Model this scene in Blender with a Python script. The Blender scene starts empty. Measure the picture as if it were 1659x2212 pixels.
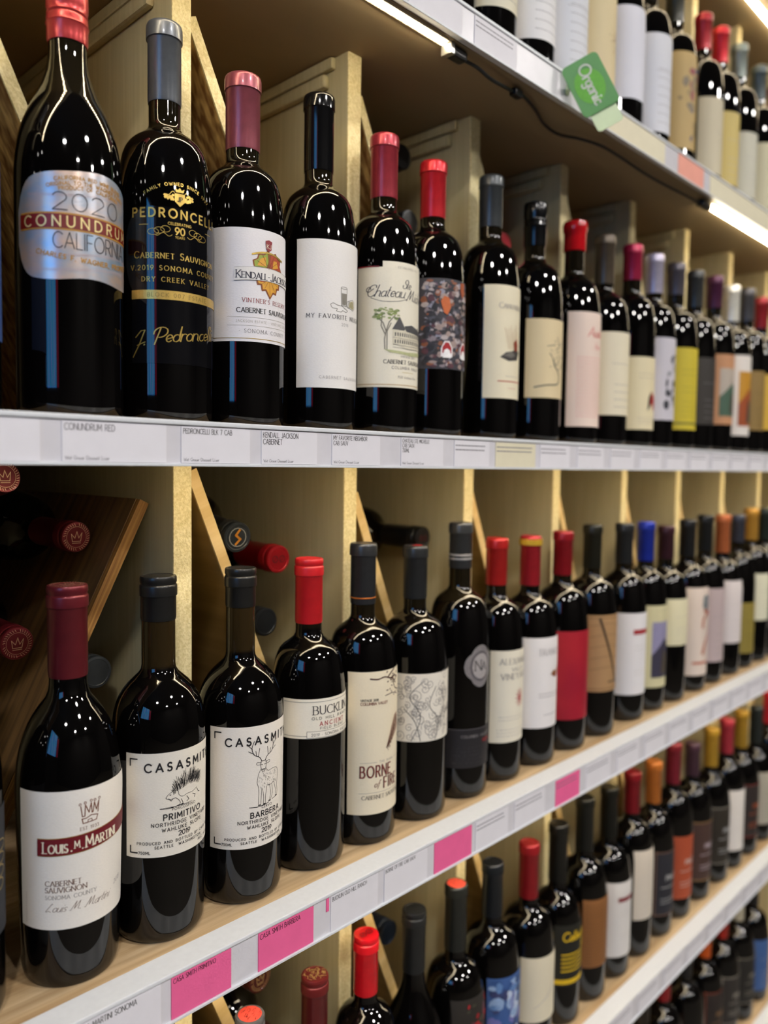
import bpy, bmesh, math, random
from mathutils import Vector, Matrix
random.seed(7)
S = bpy.context.scene
COL = S.collection
PI = math.pi
EYE = 1.30                       # height of the viewer's eye above the shop floor

# ------------------------------------------------------------------ camera
def make_camera():
    f, th, pi_, ro = 1707.1, .7703, .0597, .0135
    fwd = Vector((math.cos(th)*math.cos(pi_), math.sin(th)*math.cos(pi_), -math.sin(pi_)))
    r0 = Vector((math.sin(th), -math.cos(th), 0))
    u0 = r0.cross(fwd)
    r = r0*math.cos(ro) + u0*math.sin(ro)
    u = -r0*math.sin(ro) + u0*math.cos(ro)
    cam = bpy.data.cameras.new('camera')
    cam.sensor_fit = 'VERTICAL'; cam.sensor_height = 36
    cam.lens = f*36/2212
    cam.clip_start = .02; cam.clip_end = 60
    cam.dof.use_dof = True
    cam.dof.focus_distance = .675
    cam.dof.aperture_fstop = 3.2
    o = bpy.data.objects.new('camera', cam)
    m = Matrix((r, u, -fwd)).transposed().to_4x4()
    m.translation = Vector((0, 0, EYE))
    o.matrix_world = m
    COL.objects.link(o); S.camera = o
make_camera()

# ------------------------------------------------------------------ world, exposure
w = bpy.data.worlds.new('world'); S.world = w; w.use_nodes = True
w.node_tree.nodes['Background'].inputs[0].default_value = (.88, .93, 1, 1)
w.node_tree.nodes['Background'].inputs[1].default_value = .30
S.view_settings.view_transform = 'Standard'
S.view_settings.look = 'None'
S.view_settings.exposure = -0.08
S.view_settings.gamma = 1
S.view_settings.use_curve_mapping = False
LED_POWER = 26.0                 # emission strength of the shelf light strips
CEIL_POWER = 250.0                # emission strength of the ceiling lamps

# ------------------------------------------------------------------ materials
def lin(c):
    return tuple((x/12.92 if x <= .04045 else ((x+.055)/1.055)**2.4) for x in c)
def rgb(h):
    return lin(tuple(int(h[i:i+2], 16)/255 for i in (0, 2, 4)))
MATS = {}
def mat(name, col, rough=.5, metal=0., coat=0., amt=.06, scale=60., stretch=(1, 1, 1), bump=0., emit=0., ior=1.5,
        col2=None, detail=3., emcol=None, thick=None, spec=.5):
    if name in MATS: return MATS[name]
    if isinstance(col, str): col = rgb(col)
    if isinstance(col2, str): col2 = rgb(col2)
    m = bpy.data.materials.new(name); m.use_nodes = True
    nt = m.node_tree; b = nt.nodes['Principled BSDF']
    tc = nt.nodes.new('ShaderNodeTexCoord'); mp = nt.nodes.new('ShaderNodeMapping')
    mp.inputs['Scale'].default_value = stretch
    nz = nt.nodes.new('ShaderNodeTexNoise'); nz.inputs['Scale'].default_value = scale; nz.inputs['Detail'].default_value = detail
    nt.links.new(tc.outputs['Object'], mp.inputs[0]); nt.links.new(mp.outputs[0], nz.inputs['Vector'])
    rp = nt.nodes.new('ShaderNodeValToRGB')
    rp.color_ramp.elements[0].position = .32; rp.color_ramp.elements[1].position = .68
    c2 = col2 or tuple(min(1, x*(1+amt)) for x in col)
    c1 = col if col2 else tuple(x*(1-amt) for x in col)
    rp.color_ramp.elements[0].color = (*c1, 1); rp.color_ramp.elements[1].color = (*c2, 1)
    nt.links.new(nz.outputs[0], rp.inputs[0]); nt.links.new(rp.outputs[0], b.inputs['Base Color'])
    b.inputs['Roughness'].default_value = rough; b.inputs['Metallic'].default_value = metal
    b.inputs['Coat Weight'].default_value = coat; b.inputs['Coat Roughness'].default_value = .06
    b.inputs['IOR'].default_value = ior
    b.inputs['Specular IOR Level'].default_value = spec
    if bump:
        bp = nt.nodes.new('ShaderNodeBump'); bp.inputs['Strength'].default_value = bump; bp.inputs['Distance'].default_value = .001
        nt.links.new(nz.outputs[0], bp.inputs['Height']); nt.links.new(bp.outputs[0], b.inputs['Normal'])
    if emit:
        b.inputs['Emission Color'].default_value = (*(emcol or col), 1); b.inputs['Emission Strength'].default_value = emit
    MATS[name] = m
    return m

def glass_mat(name, fill, tint_hi, tint_lo='060505'):
    """dark bottle glass: wine filled below the fill line, empty brown-green glass above it"""
    m = mat(name, tint_lo, rough=.035, amt=.25, scale=9, coat=.0, ior=1.52)
    nt = m.node_tree; b = nt.nodes['Principled BSDF']
    tc = nt.nodes.new('ShaderNodeTexCoord'); sp = nt.nodes.new('ShaderNodeSeparateXYZ')
    nt.links.new(tc.outputs['Object'], sp.inputs[0])
    mr = nt.nodes.new('ShaderNodeMapRange'); mr.inputs[1].default_value = fill-.002; mr.inputs[2].default_value = fill+.002
    nt.links.new(sp.outputs['Z'], mr.inputs[0])
    mx = nt.nodes.new('ShaderNodeMix'); mx.data_type = 'RGBA'
    old = b.inputs['Base Color'].links[0].from_socket
    nt.links.new(mr.outputs[0], mx.inputs[0]); nt.links.new(old, mx.inputs[6]); mx.inputs[7].default_value = (*rgb(tint_hi), 1)
    nt.links.new(mx.outputs[2], b.inputs['Base Color'])
    return m

def wood_mat(name, c1, c2, rough=.5, axis='Z', scale=30., bump=.15, stretch=22.):
    st = {'X': (1, stretch, stretch), 'Y': (stretch, 1, stretch), 'Z': (stretch, stretch, 1)}[axis]
    return mat(name, c1, col2=c2, rough=rough, scale=scale/10, stretch=st, bump=bump, detail=8)

GLASS = glass_mat('black_green_glass', .232, '16120a')
GLASS_BROWN = glass_mat('black_brown_glass', .222, '2a2010')
PLY_PANEL = wood_mat('plywood_panel', 'b0a580', 'bdb38e', axis='Z', rough=.55, scale=90, bump=.04)
EDGE = mat('particle_board_edge', 'cdbd88', col2='e6d9ac', rough=.8, scale=420, bump=.8, detail=5)
PLY_UNDER = wood_mat('shelf_board_underside', '9a8768', 'a59273', axis='X', rough=.6, scale=14, stretch=6)
BOARD_TOP = wood_mat('pale_wood_laminate', 'ab8a62', 'd6ba92', axis='X', rough=.42, scale=55, bump=.05)
DARK_BOARD = wood_mat('dark_stained_plywood', '4c3824', '84653f', axis='X', rough=.5, scale=50)
PLY_FACE = wood_mat('golden_plywood', '8d6e38', 'a5844a', axis='Y', rough=.6)
PLY_EDGE = wood_mat('pale_plywood_edge', 'c6a566', 'dcc08a', axis='Z', rough=.7)
OSB = mat('oriented_strand_board', '7a5224', col2='d6b070', rough=.7, scale=60, stretch=(1, 2.2, .6), bump=.7, detail=1.0)
WHITE_STRIP = mat('white_painted_edge_strip', 'dfe1e4', rough=.35, amt=.02, scale=200, bump=.03)
HOLDER = mat('pale_grey_plastic_channel', 'dad7dc', rough=.3, amt=.03, coat=.3)
PAPER = mat('white_tag_paper', 'e6e3e8', rough=.6, amt=.015)
CREAMTAG = mat('cream_tag_paper', 'e4dcc0', rough=.6, amt=.02)
PINK = mat('pink_tag_paper', 'f2679c', rough=.55, amt=.03)
SALMON = mat('salmon_tag_paper', 'f0a592', rough=.55, amt=.03)
INK = mat('black_print', '1d1b1e', rough=.5, amt=.1)
GREY_INK = mat('grey_print', '77737a', rough=.5, amt=.1)
BLACK_PLASTIC = mat('black_plastic', '0d0d0e', rough=.4, amt=.2)
def paper(h, **k): return mat('paper_'+h, h, rough=k.get('rough', .62), amt=.02, scale=500, bump=.12, stretch=(1, 1, 3))
def ink(h, rough=.5, metal=0): return mat(('foil_' if metal else 'print_')+h, h, rough=rough, metal=metal, amt=.08, scale=300)
GOLD = ink('c9a957', .35, .7)
def foil(h, rough=.34, metal=.45): return mat('capsule_'+h, h, rough=rough, metal=metal, amt=.08, scale=120, bump=.05, coat=.15)

# ------------------------------------------------------------------ object helpers
def link(name, me, m=None, parent=None, loc=(0, 0, 0), smooth=False):
    if m is not None:
        for x in (m if isinstance(m, (list, tuple)) else [m]): me.materials.append(x)
    if smooth:
        me.polygons.foreach_set('use_smooth', [True]*len(me.polygons))
        me.set_sharp_from_angle(angle=math.radians(38))
    o = bpy.data.objects.new(name, me); COL.objects.link(o); o.location = loc
    if parent: o.parent = parent
    return o
def tag(o, label=None, cat=None, group=None, kind=None):
    if label: o['label'] = label
    if cat: o['category'] = cat
    if group: o['group'] = group
    if kind: o['kind'] = kind
    return o
def empty(name, loc, label, cat, group=None, rot=None):
    o = bpy.data.objects.new(name, None); COL.objects.link(o); o.location = loc; o.empty_display_size = .02
    if rot: o.rotation_euler = rot
    return tag(o, label, cat, group)
def mesh(vs, fs, mi=None):
    me = bpy.data.meshes.new('m'); me.from_pydata(vs, [], fs)
    if mi: me.polygons.foreach_set('material_index', mi)
    me.update(); return me
def box(x0, x1, y0, y1, z0, z1, bev=0.):
    bm = bmesh.new(); bmesh.ops.create_cube(bm, size=1)
    for v in bm.verts:
        v.co = Vector(((x0+x1)/2+v.co.x*(x1-x0), (y0+y1)/2+v.co.y*(y1-y0), (z0+z1)/2+v.co.z*(z1-z0)))
    if bev: bmesh.ops.bevel(bm, geom=bm.edges[:], offset=bev, segments=2, affect='EDGES', profile=.6)
    me = bpy.data.meshes.new('b'); bm.to_mesh(me); bm.free(); return me
def lathe(prof, segs=40):
    vs, fs = [], []
    for r, z in prof:
        for i in range(segs):
            a = 2*PI*i/segs; vs.append((r*math.cos(a), r*math.sin(a), z))
    n = len(prof)
    for j in range(n-1):
        for i in range(segs):
            k = (i+1) % segs
            fs.append((j*segs+i, j*segs+k, (j+1)*segs+k, (j+1)*segs+i))
    fs.append(tuple(range(segs-1, -1, -1))); fs.append(tuple((n-1)*segs+i for i in range(segs)))
    return mesh(vs, fs)
def tube(pts, rad, segs=8):
    vs, fs = [], []
    P = [Vector(p) for p in pts]
    for i, p in enumerate(P):
        d = (P[min(i+1, len(P)-1)]-P[max(i-1, 0)]).normalized()
        a = d.cross(Vector((0, 0, 1)));
        if a.length < .01: a = d.cross(Vector((1, 0, 0)))
        a.normalize(); b = d.cross(a)
        for k in range(segs):
            t = 2*PI*k/segs; vs.append(tuple(p+(a*math.cos(t)+b*math.sin(t))*rad))
    for i in range(len(P)-1):
        for k in range(segs):
            q = (k+1) % segs; fs.append((i*segs+k, i*segs+q, (i+1)*segs+q, (i+1)*segs+k))
    fs.append(tuple(range(segs-1, -1, -1))); fs.append(tuple((len(P)-1)*segs+k for k in range(segs)))
    return mesh(vs, fs)
def smooth_path(pts, n=6):
    out = []
    P = [pts[0]]+list(pts)+[pts[-1]]
    for i in range(1, len(P)-2):
        for k in range(n):
            t = k/n; a, b, c, d = P[i-1], P[i], P[i+1], P[i+2]
            out.append(tuple(.5*((2*b[j])+(c[j]-a[j])*t+(2*a[j]-5*b[j]+4*c[j]-d[j])*t*t+(3*b[j]-a[j]-3*c[j]+d[j])*t**3) for j in range(len(a))))
    out.append(tuple(pts[-1])); return out

# ------------------------------------------------------------------ a stroke alphabet (drawn here, no font file)
def A_(cx, cy, rx, ry, a0, a1, n=9):
    return [(cx+rx*math.cos(math.radians(a0+(a1-a0)*i/n)), cy+ry*math.sin(math.radians(a0+(a1-a0)*i/n))) for i in range(n+1)]
G = {
 'A': (.78, [[(0, 0), (.39, 1), (.78, 0)], [(.14, .33), (.64, .33)]]),
 'B': (.6, [[(0, 0), (0, 1)], [(0, 1), (.28, 1)]+A_(.28, .76, .24, .24, 80, -90)+[(0, .52)], [(.3, .52)]+A_(.32, .26, .28, .26, 80, -90)+[(0, 0)]]),
 'C': (.8, [A_(.47, .5, .45, .5, 45, 315, 14)]),
 'D': (.72, [[(0, 0), (0, 1)], [(0, 1), (.22, 1)]+A_(.22, .5, .48, .5, 80, -80, 12)+[(.22, 0), (0, 0)]]),
 'E': (.52, [[(0, 0), (0, 1)], [(0, 1), (.5, 1)], [(0, .52), (.42, .52)], [(0, 0), (.52, 0)]]),
 'F': (.5, [[(0, 0), (0, 1)], [(0, 1), (.5, 1)], [(0, .5), (.42, .5)]]),
 'G': (.86, [A_(.47, .5, .45, .5, 45, 350, 15)+[(.9, .45), (.55, .45)]]),
 'H': (.7, [[(0, 0), (0, 1)], [(.7, 0), (.7, 1)], [(0, .52), (.7, .52)]]),
 'I': (.06, [[(.03, 0), (.03, 1)]]),
 'J': (.4, [[(.4, 1), (.4, .25)]+A_(.2, .22, .2, .22, 0, -150)]),
 'K': (.62, [[(0, 0), (0, 1)], [(.58, 1), (0, .42)], [(.16, .56), (.62, 0)]]),
 'L': (.48, [[(0, 0), (0, 1)], [(0, 0), (.48, 0)]]),
 'M': (.86, [[(0, 0), (.06, 1), (.43, .25), (.8, 1), (.86, 0)]]),
 'N': (.72, [[(0, 0), (0, 1), (.72, 0), (.72, 1)]]),
 'O': (.94, [A_(.47, .5, .46, .5, 90, 450, 20)]),
 'P': (.56, [[(0, 0), (0, 1)], [(0, 1), (.28, 1)]+A_(.28, .74, .27, .26, 80, -90)+[(0, .48)]]),
 'Q': (.94, [A_(.47, .5, .46, .5, 90, 450, 20), [(.55, .25), (.9, -.08)]]),
 'R': (.6, [[(0, 0), (0, 1)], [(0, 1), (.28, 1)]+A_(.28, .74, .27, .26, 80, -90)+[(0, .48)], [(.26, .48), (.6, 0)]]),
 'S': (.5, [A_(.26, .75, .23, .25, 35, 270, 9)+A_(.24, .26, .25, .26, 90, -150, 9)[1:]]),
 'T': (.6, [[(.3, 0), (.3, 1)], [(0, 1), (.6, 1)]]),
 'U': (.66, [[(0, 1), (0, .34)]+A_(.33, .34, .33, .34, 180, 360)+[(.66, 1)]]),
 'V': (.74, [[(0, 1), (.37, 0), (.74, 1)]]),
 'W': (1.05, [[(0, 1), (.27, 0), (.525, .8), (.78, 0), (1.05, 1)]]),
 'X': (.66, [[(0, 0), (.66, 1)], [(0, 1), (.66, 0)]]),
 'Y': (.66, [[(0, 1), (.33, .48), (.66, 1)], [(.33, .48), (.33, 0)]]),
 'Z': (.6, [[(0, 1), (.6, 1), (0, 0), (.6, 0)]]),
 '0': (.62, [A_(.31, .5, .3, .5, 90, 450, 16)]),
 '1': (.26, [[(.0, .82), (.22, 1), (.22, 0)]]),
 '2': (.58, [A_(.28, .72, .27, .28, 165, -35, 10)+[(0, 0), (.58, 0)]]),
 '3': (.54, [A_(.25, .76, .22, .24, 150, -80, 8)+A_(.26, .27, .27, .27, 80, -150, 9)]),
 '4': (.62, [[(.46, 0), (.46, 1), (0, .3), (.62, .3)]]),
 '5': (.54, [[(.5, 1), (.1, 1), (.06, .58)]+A_(.26, .32, .27, .32, 120, -150, 10)]),
 '6': (.58, [[(.46, 1)]+A_(.29, .31, .28, .31, 150, 510, 14)]),
 '7': (.54, [[(0, 1), (.54, 1), (.18, 0)]]),
 '8': (.56, [A_(.28, .76, .22, .24, 90, 450, 12), A_(.28, .27, .28, .27, 90, 450, 12)]),
 '9': (.58, [A_(.29, .69, .28, .31, -30, 330, 14)+[(.16, 0)]]),
 '.': (.08, [[(.02, 0), (.06, .04)]]), ',': (.08, [[(.06, .06), (0, -.14)]]), '-': (.3, [[(0, .42), (.3, .42)]]),
 "'": (.08, [[(.04, 1), (.02, .78)]]), '*': (.12, [[(.02, .5), (.1, .5)]]), ':': (.08, [[(.04, .05), (.04, .1)], [(.04, .6), (.04, .65)]]),
 '/': (.4, [[(0, 0), (.4, 1)]]), '|': (.06, [[(.03, -.1), (.03, 1.1)]]), '%': (.7, [[(0, 0), (.7, 1)], A_(.15, .8, .13, .16, 0, 360), A_(.55, .2, .13, .16, 0, 360)]),
 # joined lower-case hand (x-height .5)
 'a': (.46, [A_(.21, .24, .2, .24, 60, 390, 12)+[(.41, .5), (.41, .1), (.5, 0)]]),
 'c': (.36, [A_(.22, .24, .2, .24, 60, 320, 10)]),
 'd': (.46, [A_(.21, .24, .2, .24, 60, 390, 12)+[(.42, 1), (.41, .1), (.5, 0)]]),
 'e': (.38, [[(.04, .22), (.36, .3)]+A_(.2, .26, .18, .24, 20, 320, 10)]),
 'f': (.3, [[(.36, .92)]+A_(.26, .85, .1, .13, 60, 180, 5)+[(.14, .1), (.1, -.25)], [(0, .5), (.32, .5)]]),
 'g': (.44, [A_(.21, .26, .2, .24, 60, 400, 12)+[(.41, .5), (.4, -.15)]+A_(.22, -.18, .18, .16, 0, -150, 6)]),
 'h': (.46, [[(.0, 0), (.08, 1)], [(.03, .25)]+A_(.22, .32, .18, .18, 160, 0, 7)+[(.38, .08), (.48, 0)]]),
 'i': (.16, [[(.06, .5), (.04, .1), (.14, 0)], [(.09, .72), (.11, .76)]]),
 'l': (.18, [[(.1, 1), (.04, .1), (.16, 0)]]),
 'm': (.7, [[(0, .5), (0, 0)], [(0, .3)]+A_(.17, .32, .16, .18, 160, 0, 6)+[(.32, 0)], [(.33, .3)]+A_(.5, .32, .16, .18, 160, 0, 6)+[(.64, .06), (.74, 0)]]),
 'n': (.44, [[(0, .5), (0, 0)], [(0, .28)]+A_(.19, .32, .17, .18, 160, 0, 7)+[(.36, .08), (.46, 0)]]),
 'o': (.42, [A_(.21, .25, .2, .25, 90, 450, 14)]),
 'r': (.3, [[(.02, .5), (.0, 0)], [(.0, .3)]+A_(.2, .34, .17, .16, 160, 50, 5)]),
 's': (.3, [[(.28, .44)]+A_(.15, .37, .12, .13, 60, 250, 6)+A_(.13, .13, .14, .13, 70, -140, 6)]),
 't': (.26, [[(.1, .85), (.06, .1), (.2, 0)], [(0, .55), (.24, .55)]]),
 'u': (.44, [[(.02, .5), (.02, .15)]+A_(.2, .17, .18, .17, 180, 340, 7)+[(.4, .5), (.38, .08), (.48, 0)]]),
 '@C': (.72, [[(.66, .78)]+A_(.42, .5, .4, .5, 60, 320, 14), A_(.0, .62, .18, .2, 0, 250, 9)+[(.1, .38), (.45, .66)]]),
 '@S': (.5, [A_(.34, .76, .2, .24, 20, 260, 9)+A_(.24, .26, .26, .27, 80, -200, 11)]),
 '@M': (.95, [[(-.12, .05), (0, 0), (.22, 1), (.32, .15), (.62, 1), (.74, .1), (.95, .05)]]),
 '@J': (.45, [[(-.15, .62), (.15, 1), (.4, 1), (.2, .1), (-.1, -.7)], [(.05, .05), (.55, .2)]]),
 '@P': (.7, [[(.1, -.05), (.3, 1)], A_(.35, .72, .42, .34, 190, -100, 13)]),
 '@L': (.7, [[(.4, .9), (.3, 1), (.15, .5), (.0, .05), (.1, 0), (.3, .12), (.6, 0)]]),
}
class Ink:
    """flat print, kept as quads in label millimetres (s across, z up)"""
    def __init__(s): s.q = {}
    def add(s, m, q): s.q.setdefault(m, []).append(q)
    def line(s, m, pts, w, contrast=0., layer=0):
        for a, b in zip(pts[:-1], pts[1:]):
            dx, dy = b[0]-a[0], b[1]-a[1]; L = math.hypot(dx, dy)
            if L < 1e-5: continue
            ww = w*(1-contrast*(1-abs(dy)/L))
            n = max(1, int(L/3.0)); ux, uy = dx/L, dy/L
            e = ww*.35
            x0, y0 = a[0]-ux*e, a[1]-uy*e; LL = L+2*e
            px, py = -uy*ww/2, ux*ww/2
            for i in range(n):
                t0, t1 = LL*i/n, LL*(i+1)/n
                s.add(m, ((x0+ux*t0+px, y0+uy*t0+py), (x0+ux*t0-px, y0+uy*t0-py), (x0+ux*t1-px, y0+uy*t1-py), (x0+ux*t1+px, y0+uy*t1+py), layer))
    def rect(s, m, x0, x1, z0, z1, layer=0):
        n = max(1, int(abs(x1-x0)/2.5))
        for i in range(n):
            a = x0+(x1-x0)*i/n; b = x0+(x1-x0)*(i+1)/n
            s.add(m, ((a, z0), (b, z0), (b, z1), (a, z1), layer))
    def fill(s, m, poly, step=1., layer=0):
        xs = [p[0] for p in poly]; a, b = min(xs), max(xs)
        n = max(2, int((b-a)/step))
        def cuts(x):
            out = []
            for p, q in zip(poly, poly[1:]+poly[:1]):
                if (p[0] <= x < q[0]) or (q[0] <= x < p[0]):
                    out.append(p[1]+(q[1]-p[1])*(x-p[0])/(q[0]-p[0]))
            return sorted(out)
        for i in range(n):
            x0 = a+(b-a)*i/n; x1 = a+(b-a)*(i+1)/n
            c0, c1 = cuts(x0+1e-4), cuts(x1-1e-4)
            if len(c0) != len(c1): c0 = c1 = cuts((x0+x1)/2)
            for k in range(0, len(c0)-1, 2):
                s.add(m, ((x0, c0[k]), (x1, c1[k]), (x1, c1[k+1]), (x0, c0[k+1]), layer))
    def text(s, m, txt, x, z, h, al='l', w=.13, sp=.22, contrast=0., serif=False, shear=0., wx=1., small=.78, bend=None, caps=True, layer=1, rot=0.):
        items = []; cx = 0.; i = 0
        while i < len(txt):
            ch = txt[i]
            if ch == '@': ch = txt[i:i+2]; i += 1
            i += 1
            if ch == ' ': cx += .42*wx+sp; continue
            k = 1.
            if caps and len(ch) == 1 and ch.islower(): k = small; g = G[ch.upper()]
            else: g = G.get(ch) or G['.']
            items.append((cx, k, g)); cx += g[0]*wx*k+sp
        tot = (cx-sp)*h
        off = {'l': 0, 'c': -tot/2, 'r': -tot}[al]
        cr, sr = math.cos(rot), math.sin(rot)
        for gx, k, g in items:
            for st in g[1]:
                pts = [((gx+p[0]*k*wx+p[1]*k*shear)*h+off, p[1]*k*h) for p in st]
                ends = []
                if serif:
                    for e, nb in ((0, 1), (-1, -2)):
                        y = st[e][1]; dy = abs(st[e][1]-st[nb][1])
                        if len(st) < 6 and (abs(y) < .02 or abs(y-1) < .02) and dy > .3:
                            ends.append([(pts[e][0]-.13*h*k, pts[e][1]), (pts[e][0]+.13*h*k, pts[e][1])])
                for ps, ww, cc in [(pts, w*h, contrast)]+[(e, w*h*.42, 0) for e in ends]:
                    out = []
                    for px, py in ps:
                        if bend:                                 # baseline on an arc of radius bend
                            a = px/bend; rr = bend+py
                            qx, qy = math.sin(a)*rr, math.cos(a)*rr-bend
                        else: qx, qy = px*cr-py*sr, px*sr+py*cr
                        out.append((x+qx, z+qy))
                    s.line(m, out, ww, cc, layer)
    def build(s, fn, name, parent, loc=(0, 0, 0)):
        if not s.q: return None
        vs, fs, mi, ms = [], [], [], list(s.q)
        for i, m in enumerate(ms):
            for q in s.q[m]:
                b = len(vs); layer = q[4]
                for p in q[:4]: vs.append(fn(p[0], p[1], layer))
                # keep every face turned outwards
                ar = 0
                for k in range(4):
                    a_, b_ = q[k], q[(k+1) % 4]; ar += a_[0]*b_[1]-b_[0]*a_[1]
                fs.append((b, b+1, b+2, b+3) if ar > 0 else (b+3, b+2, b+1, b)); mi.append(i)
        return link(name, mesh(vs, fs, mi), ms, parent, loc)

# ------------------------------------------------------------------ bottles
SHO = {
 'bordeaux': (.070, [(0, 0), (.05, .015), (.10, .10), (.15, .28), (.20, .48), (.26, .64), (.33, .745), (.41, .82), (.55, .89), (.69, .945), (.85, .985), (1, 1)]),
 'slope': (.090, [(0, 0), (.08, .03), (.18, .10), (.30, .26), (.40, .43), (.49, .60), (.58, .73), (.67, .84), (.77, .915), (.87, .965), (1, 1)]),
 'broad': (.064, [(0, 0), (.06, .02), (.11, .09), (.17, .25), (.24, .44), (.32, .61), (.41, .75), (.50, .85), (.60, .92), (.72, .965), (.86, .99), (1, 1)]),
 'round': (.080, [(0, 0), (.06, .03), (.12, .10), (.20, .30), (.28, .47), (.36, .61), (.46, .74), (.57, .85), (.70, .93), (.84, .98), (1, 1)]),
}
def bottle_profile(h, r, rn=.0138, zn=None, kind='bordeaux', taper=.0):
    span, tab = SHO[kind]
    zn = zn or h*.775
    p = [(.001, .016), (r*.35, .013), (r*.62, .004), (r*.78, .0004), (r*.86, .0003), (r*.95-taper*.8, .0022), (r-taper-.0004, .0065), (r-taper, .010)]
    zs = zn-span
    for k in range(1, 6): p.append((r-taper*(1-k/6), .010+(zs-.010)*k/6))
    for t, f in reversed(tab): p.append((rn+(r-rn)*f+.0008*(1-t if t < .0 else 0), zn-span*t))
    p += [(rn, zn+.006), (rn*.985, h-.017), (rn*.985, h-.004), (rn*.9, h-.0015), (.001, h-.0015)]
    return p
def prof_r(prof, z):
    for (r0, z0), (r1, z1) in zip(prof[6:-1], prof[7:]):
        if z0 <= z <= z1 and z1 > z0: return r0+(r1-r0)*(z-z0)/(z1-z0)
    return prof[7][0]
def capsule_mesh(h, cl, rn, prof, style, segs):
    z0 = h-cl
    if style == 'screw':
        p = [(prof_r(prof, z0)+.0006, z0), (rn+.0012, z0+.004), (rn+.0012, h-.032), (rn+.0019, h-.0305), (rn+.0012, h-.029),
             (rn+.0013, h-.026), (rn+.0006, h-.0245), (rn+.0013, h-.023), (rn+.0006, h-.0205), (rn+.0014, h-.0185), (rn+.0014, h-.003), (rn+.0005, h-.0004), (.001, h)]
    elif style == 'wax':
        p = [(prof_r(prof, z0)+.0012, z0), (rn+.0018, z0+.001), (rn+.0016, h-.016), (rn+.0030, h-.013), (rn+.0034, h-.006), (rn+.0022, h-.001), (rn*.6, h+.0006), (.001, h+.0008)]
    elif style == 'step':
        p = [(prof_r(prof, z0)+.0004, z0), (rn+.0007, z0+.002), (rn+.0007, h-.0175), (rn+.0010, h-.0170), (rn+.0016, h-.0164), (rn+.0016, h-.0090),
             (rn+.0013, h-.0078), (rn+.0007, h-.0072), (rn+.0007, h-.0062), (rn+.0013, h-.0052), (rn+.0012, h-.0016), (rn+.0006, h-.0003), (rn-.0015, h), (rn-.002, h-.0004), (.001, h-.0004)]
    else:
        p = [(prof_r(prof, z0)+.0004, z0), (rn+.0007, z0+.002), (rn+.0006, h-.0135), (rn+.0008, h-.0132), (rn+.0017, h-.0128), (rn+.0017, h-.0032), (rn+.0010, h-.0008), (rn, h), (rn-.0018, h), (rn-.0024, h-.0005), (.001, h-.0005)]
    if z0 < prof[-5][1]:                                       # the sleeve follows the flare of the neck
        extra = []
        z = z0
        while z < prof[-5][1]+.001:
            extra.append((prof_r(prof, z)+.0005, z)); z += .003
        p = extra+[q for q in p if q[1] > z]
    return lathe(p, segs)
def patch(prof, s0, s1, z0, z1, off=.0004, top=None, bot=None, R=None):
    """paper wrapped on the bottle wall; s in mm along the arc, z in mm"""
    n = max(4, int((s1-s0)/3)); rows = max(3, int(((z1 or 160)-(z0 or 90))/7))
    vs, fs = [], []
    for i in range(n+1):
        s = s0+(s1-s0)*i/n
        a, b = (bot(s) if bot else z0), (top(s) if top else z1)
        for j in range(rows+1):
            z = a+(b-a)*j/rows
            vs.append(wrap(prof, s, z, off, R))
    for i in range(n):
        for j in range(rows):
            k = i*(rows+1)+j; fs.append((k, k+rows+1, k+rows+2, k+1))
    # a rim turned in to the glass gives the paper its thickness
    return mesh(vs, fs)
def wrap(prof, s, z, off, R=None):
    rr = prof_r(prof, z/1000); a = s/1000/(R or rr)
    return ((rr+off)*math.sin(a), -(rr+off)*math.cos(a), z/1000)

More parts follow.
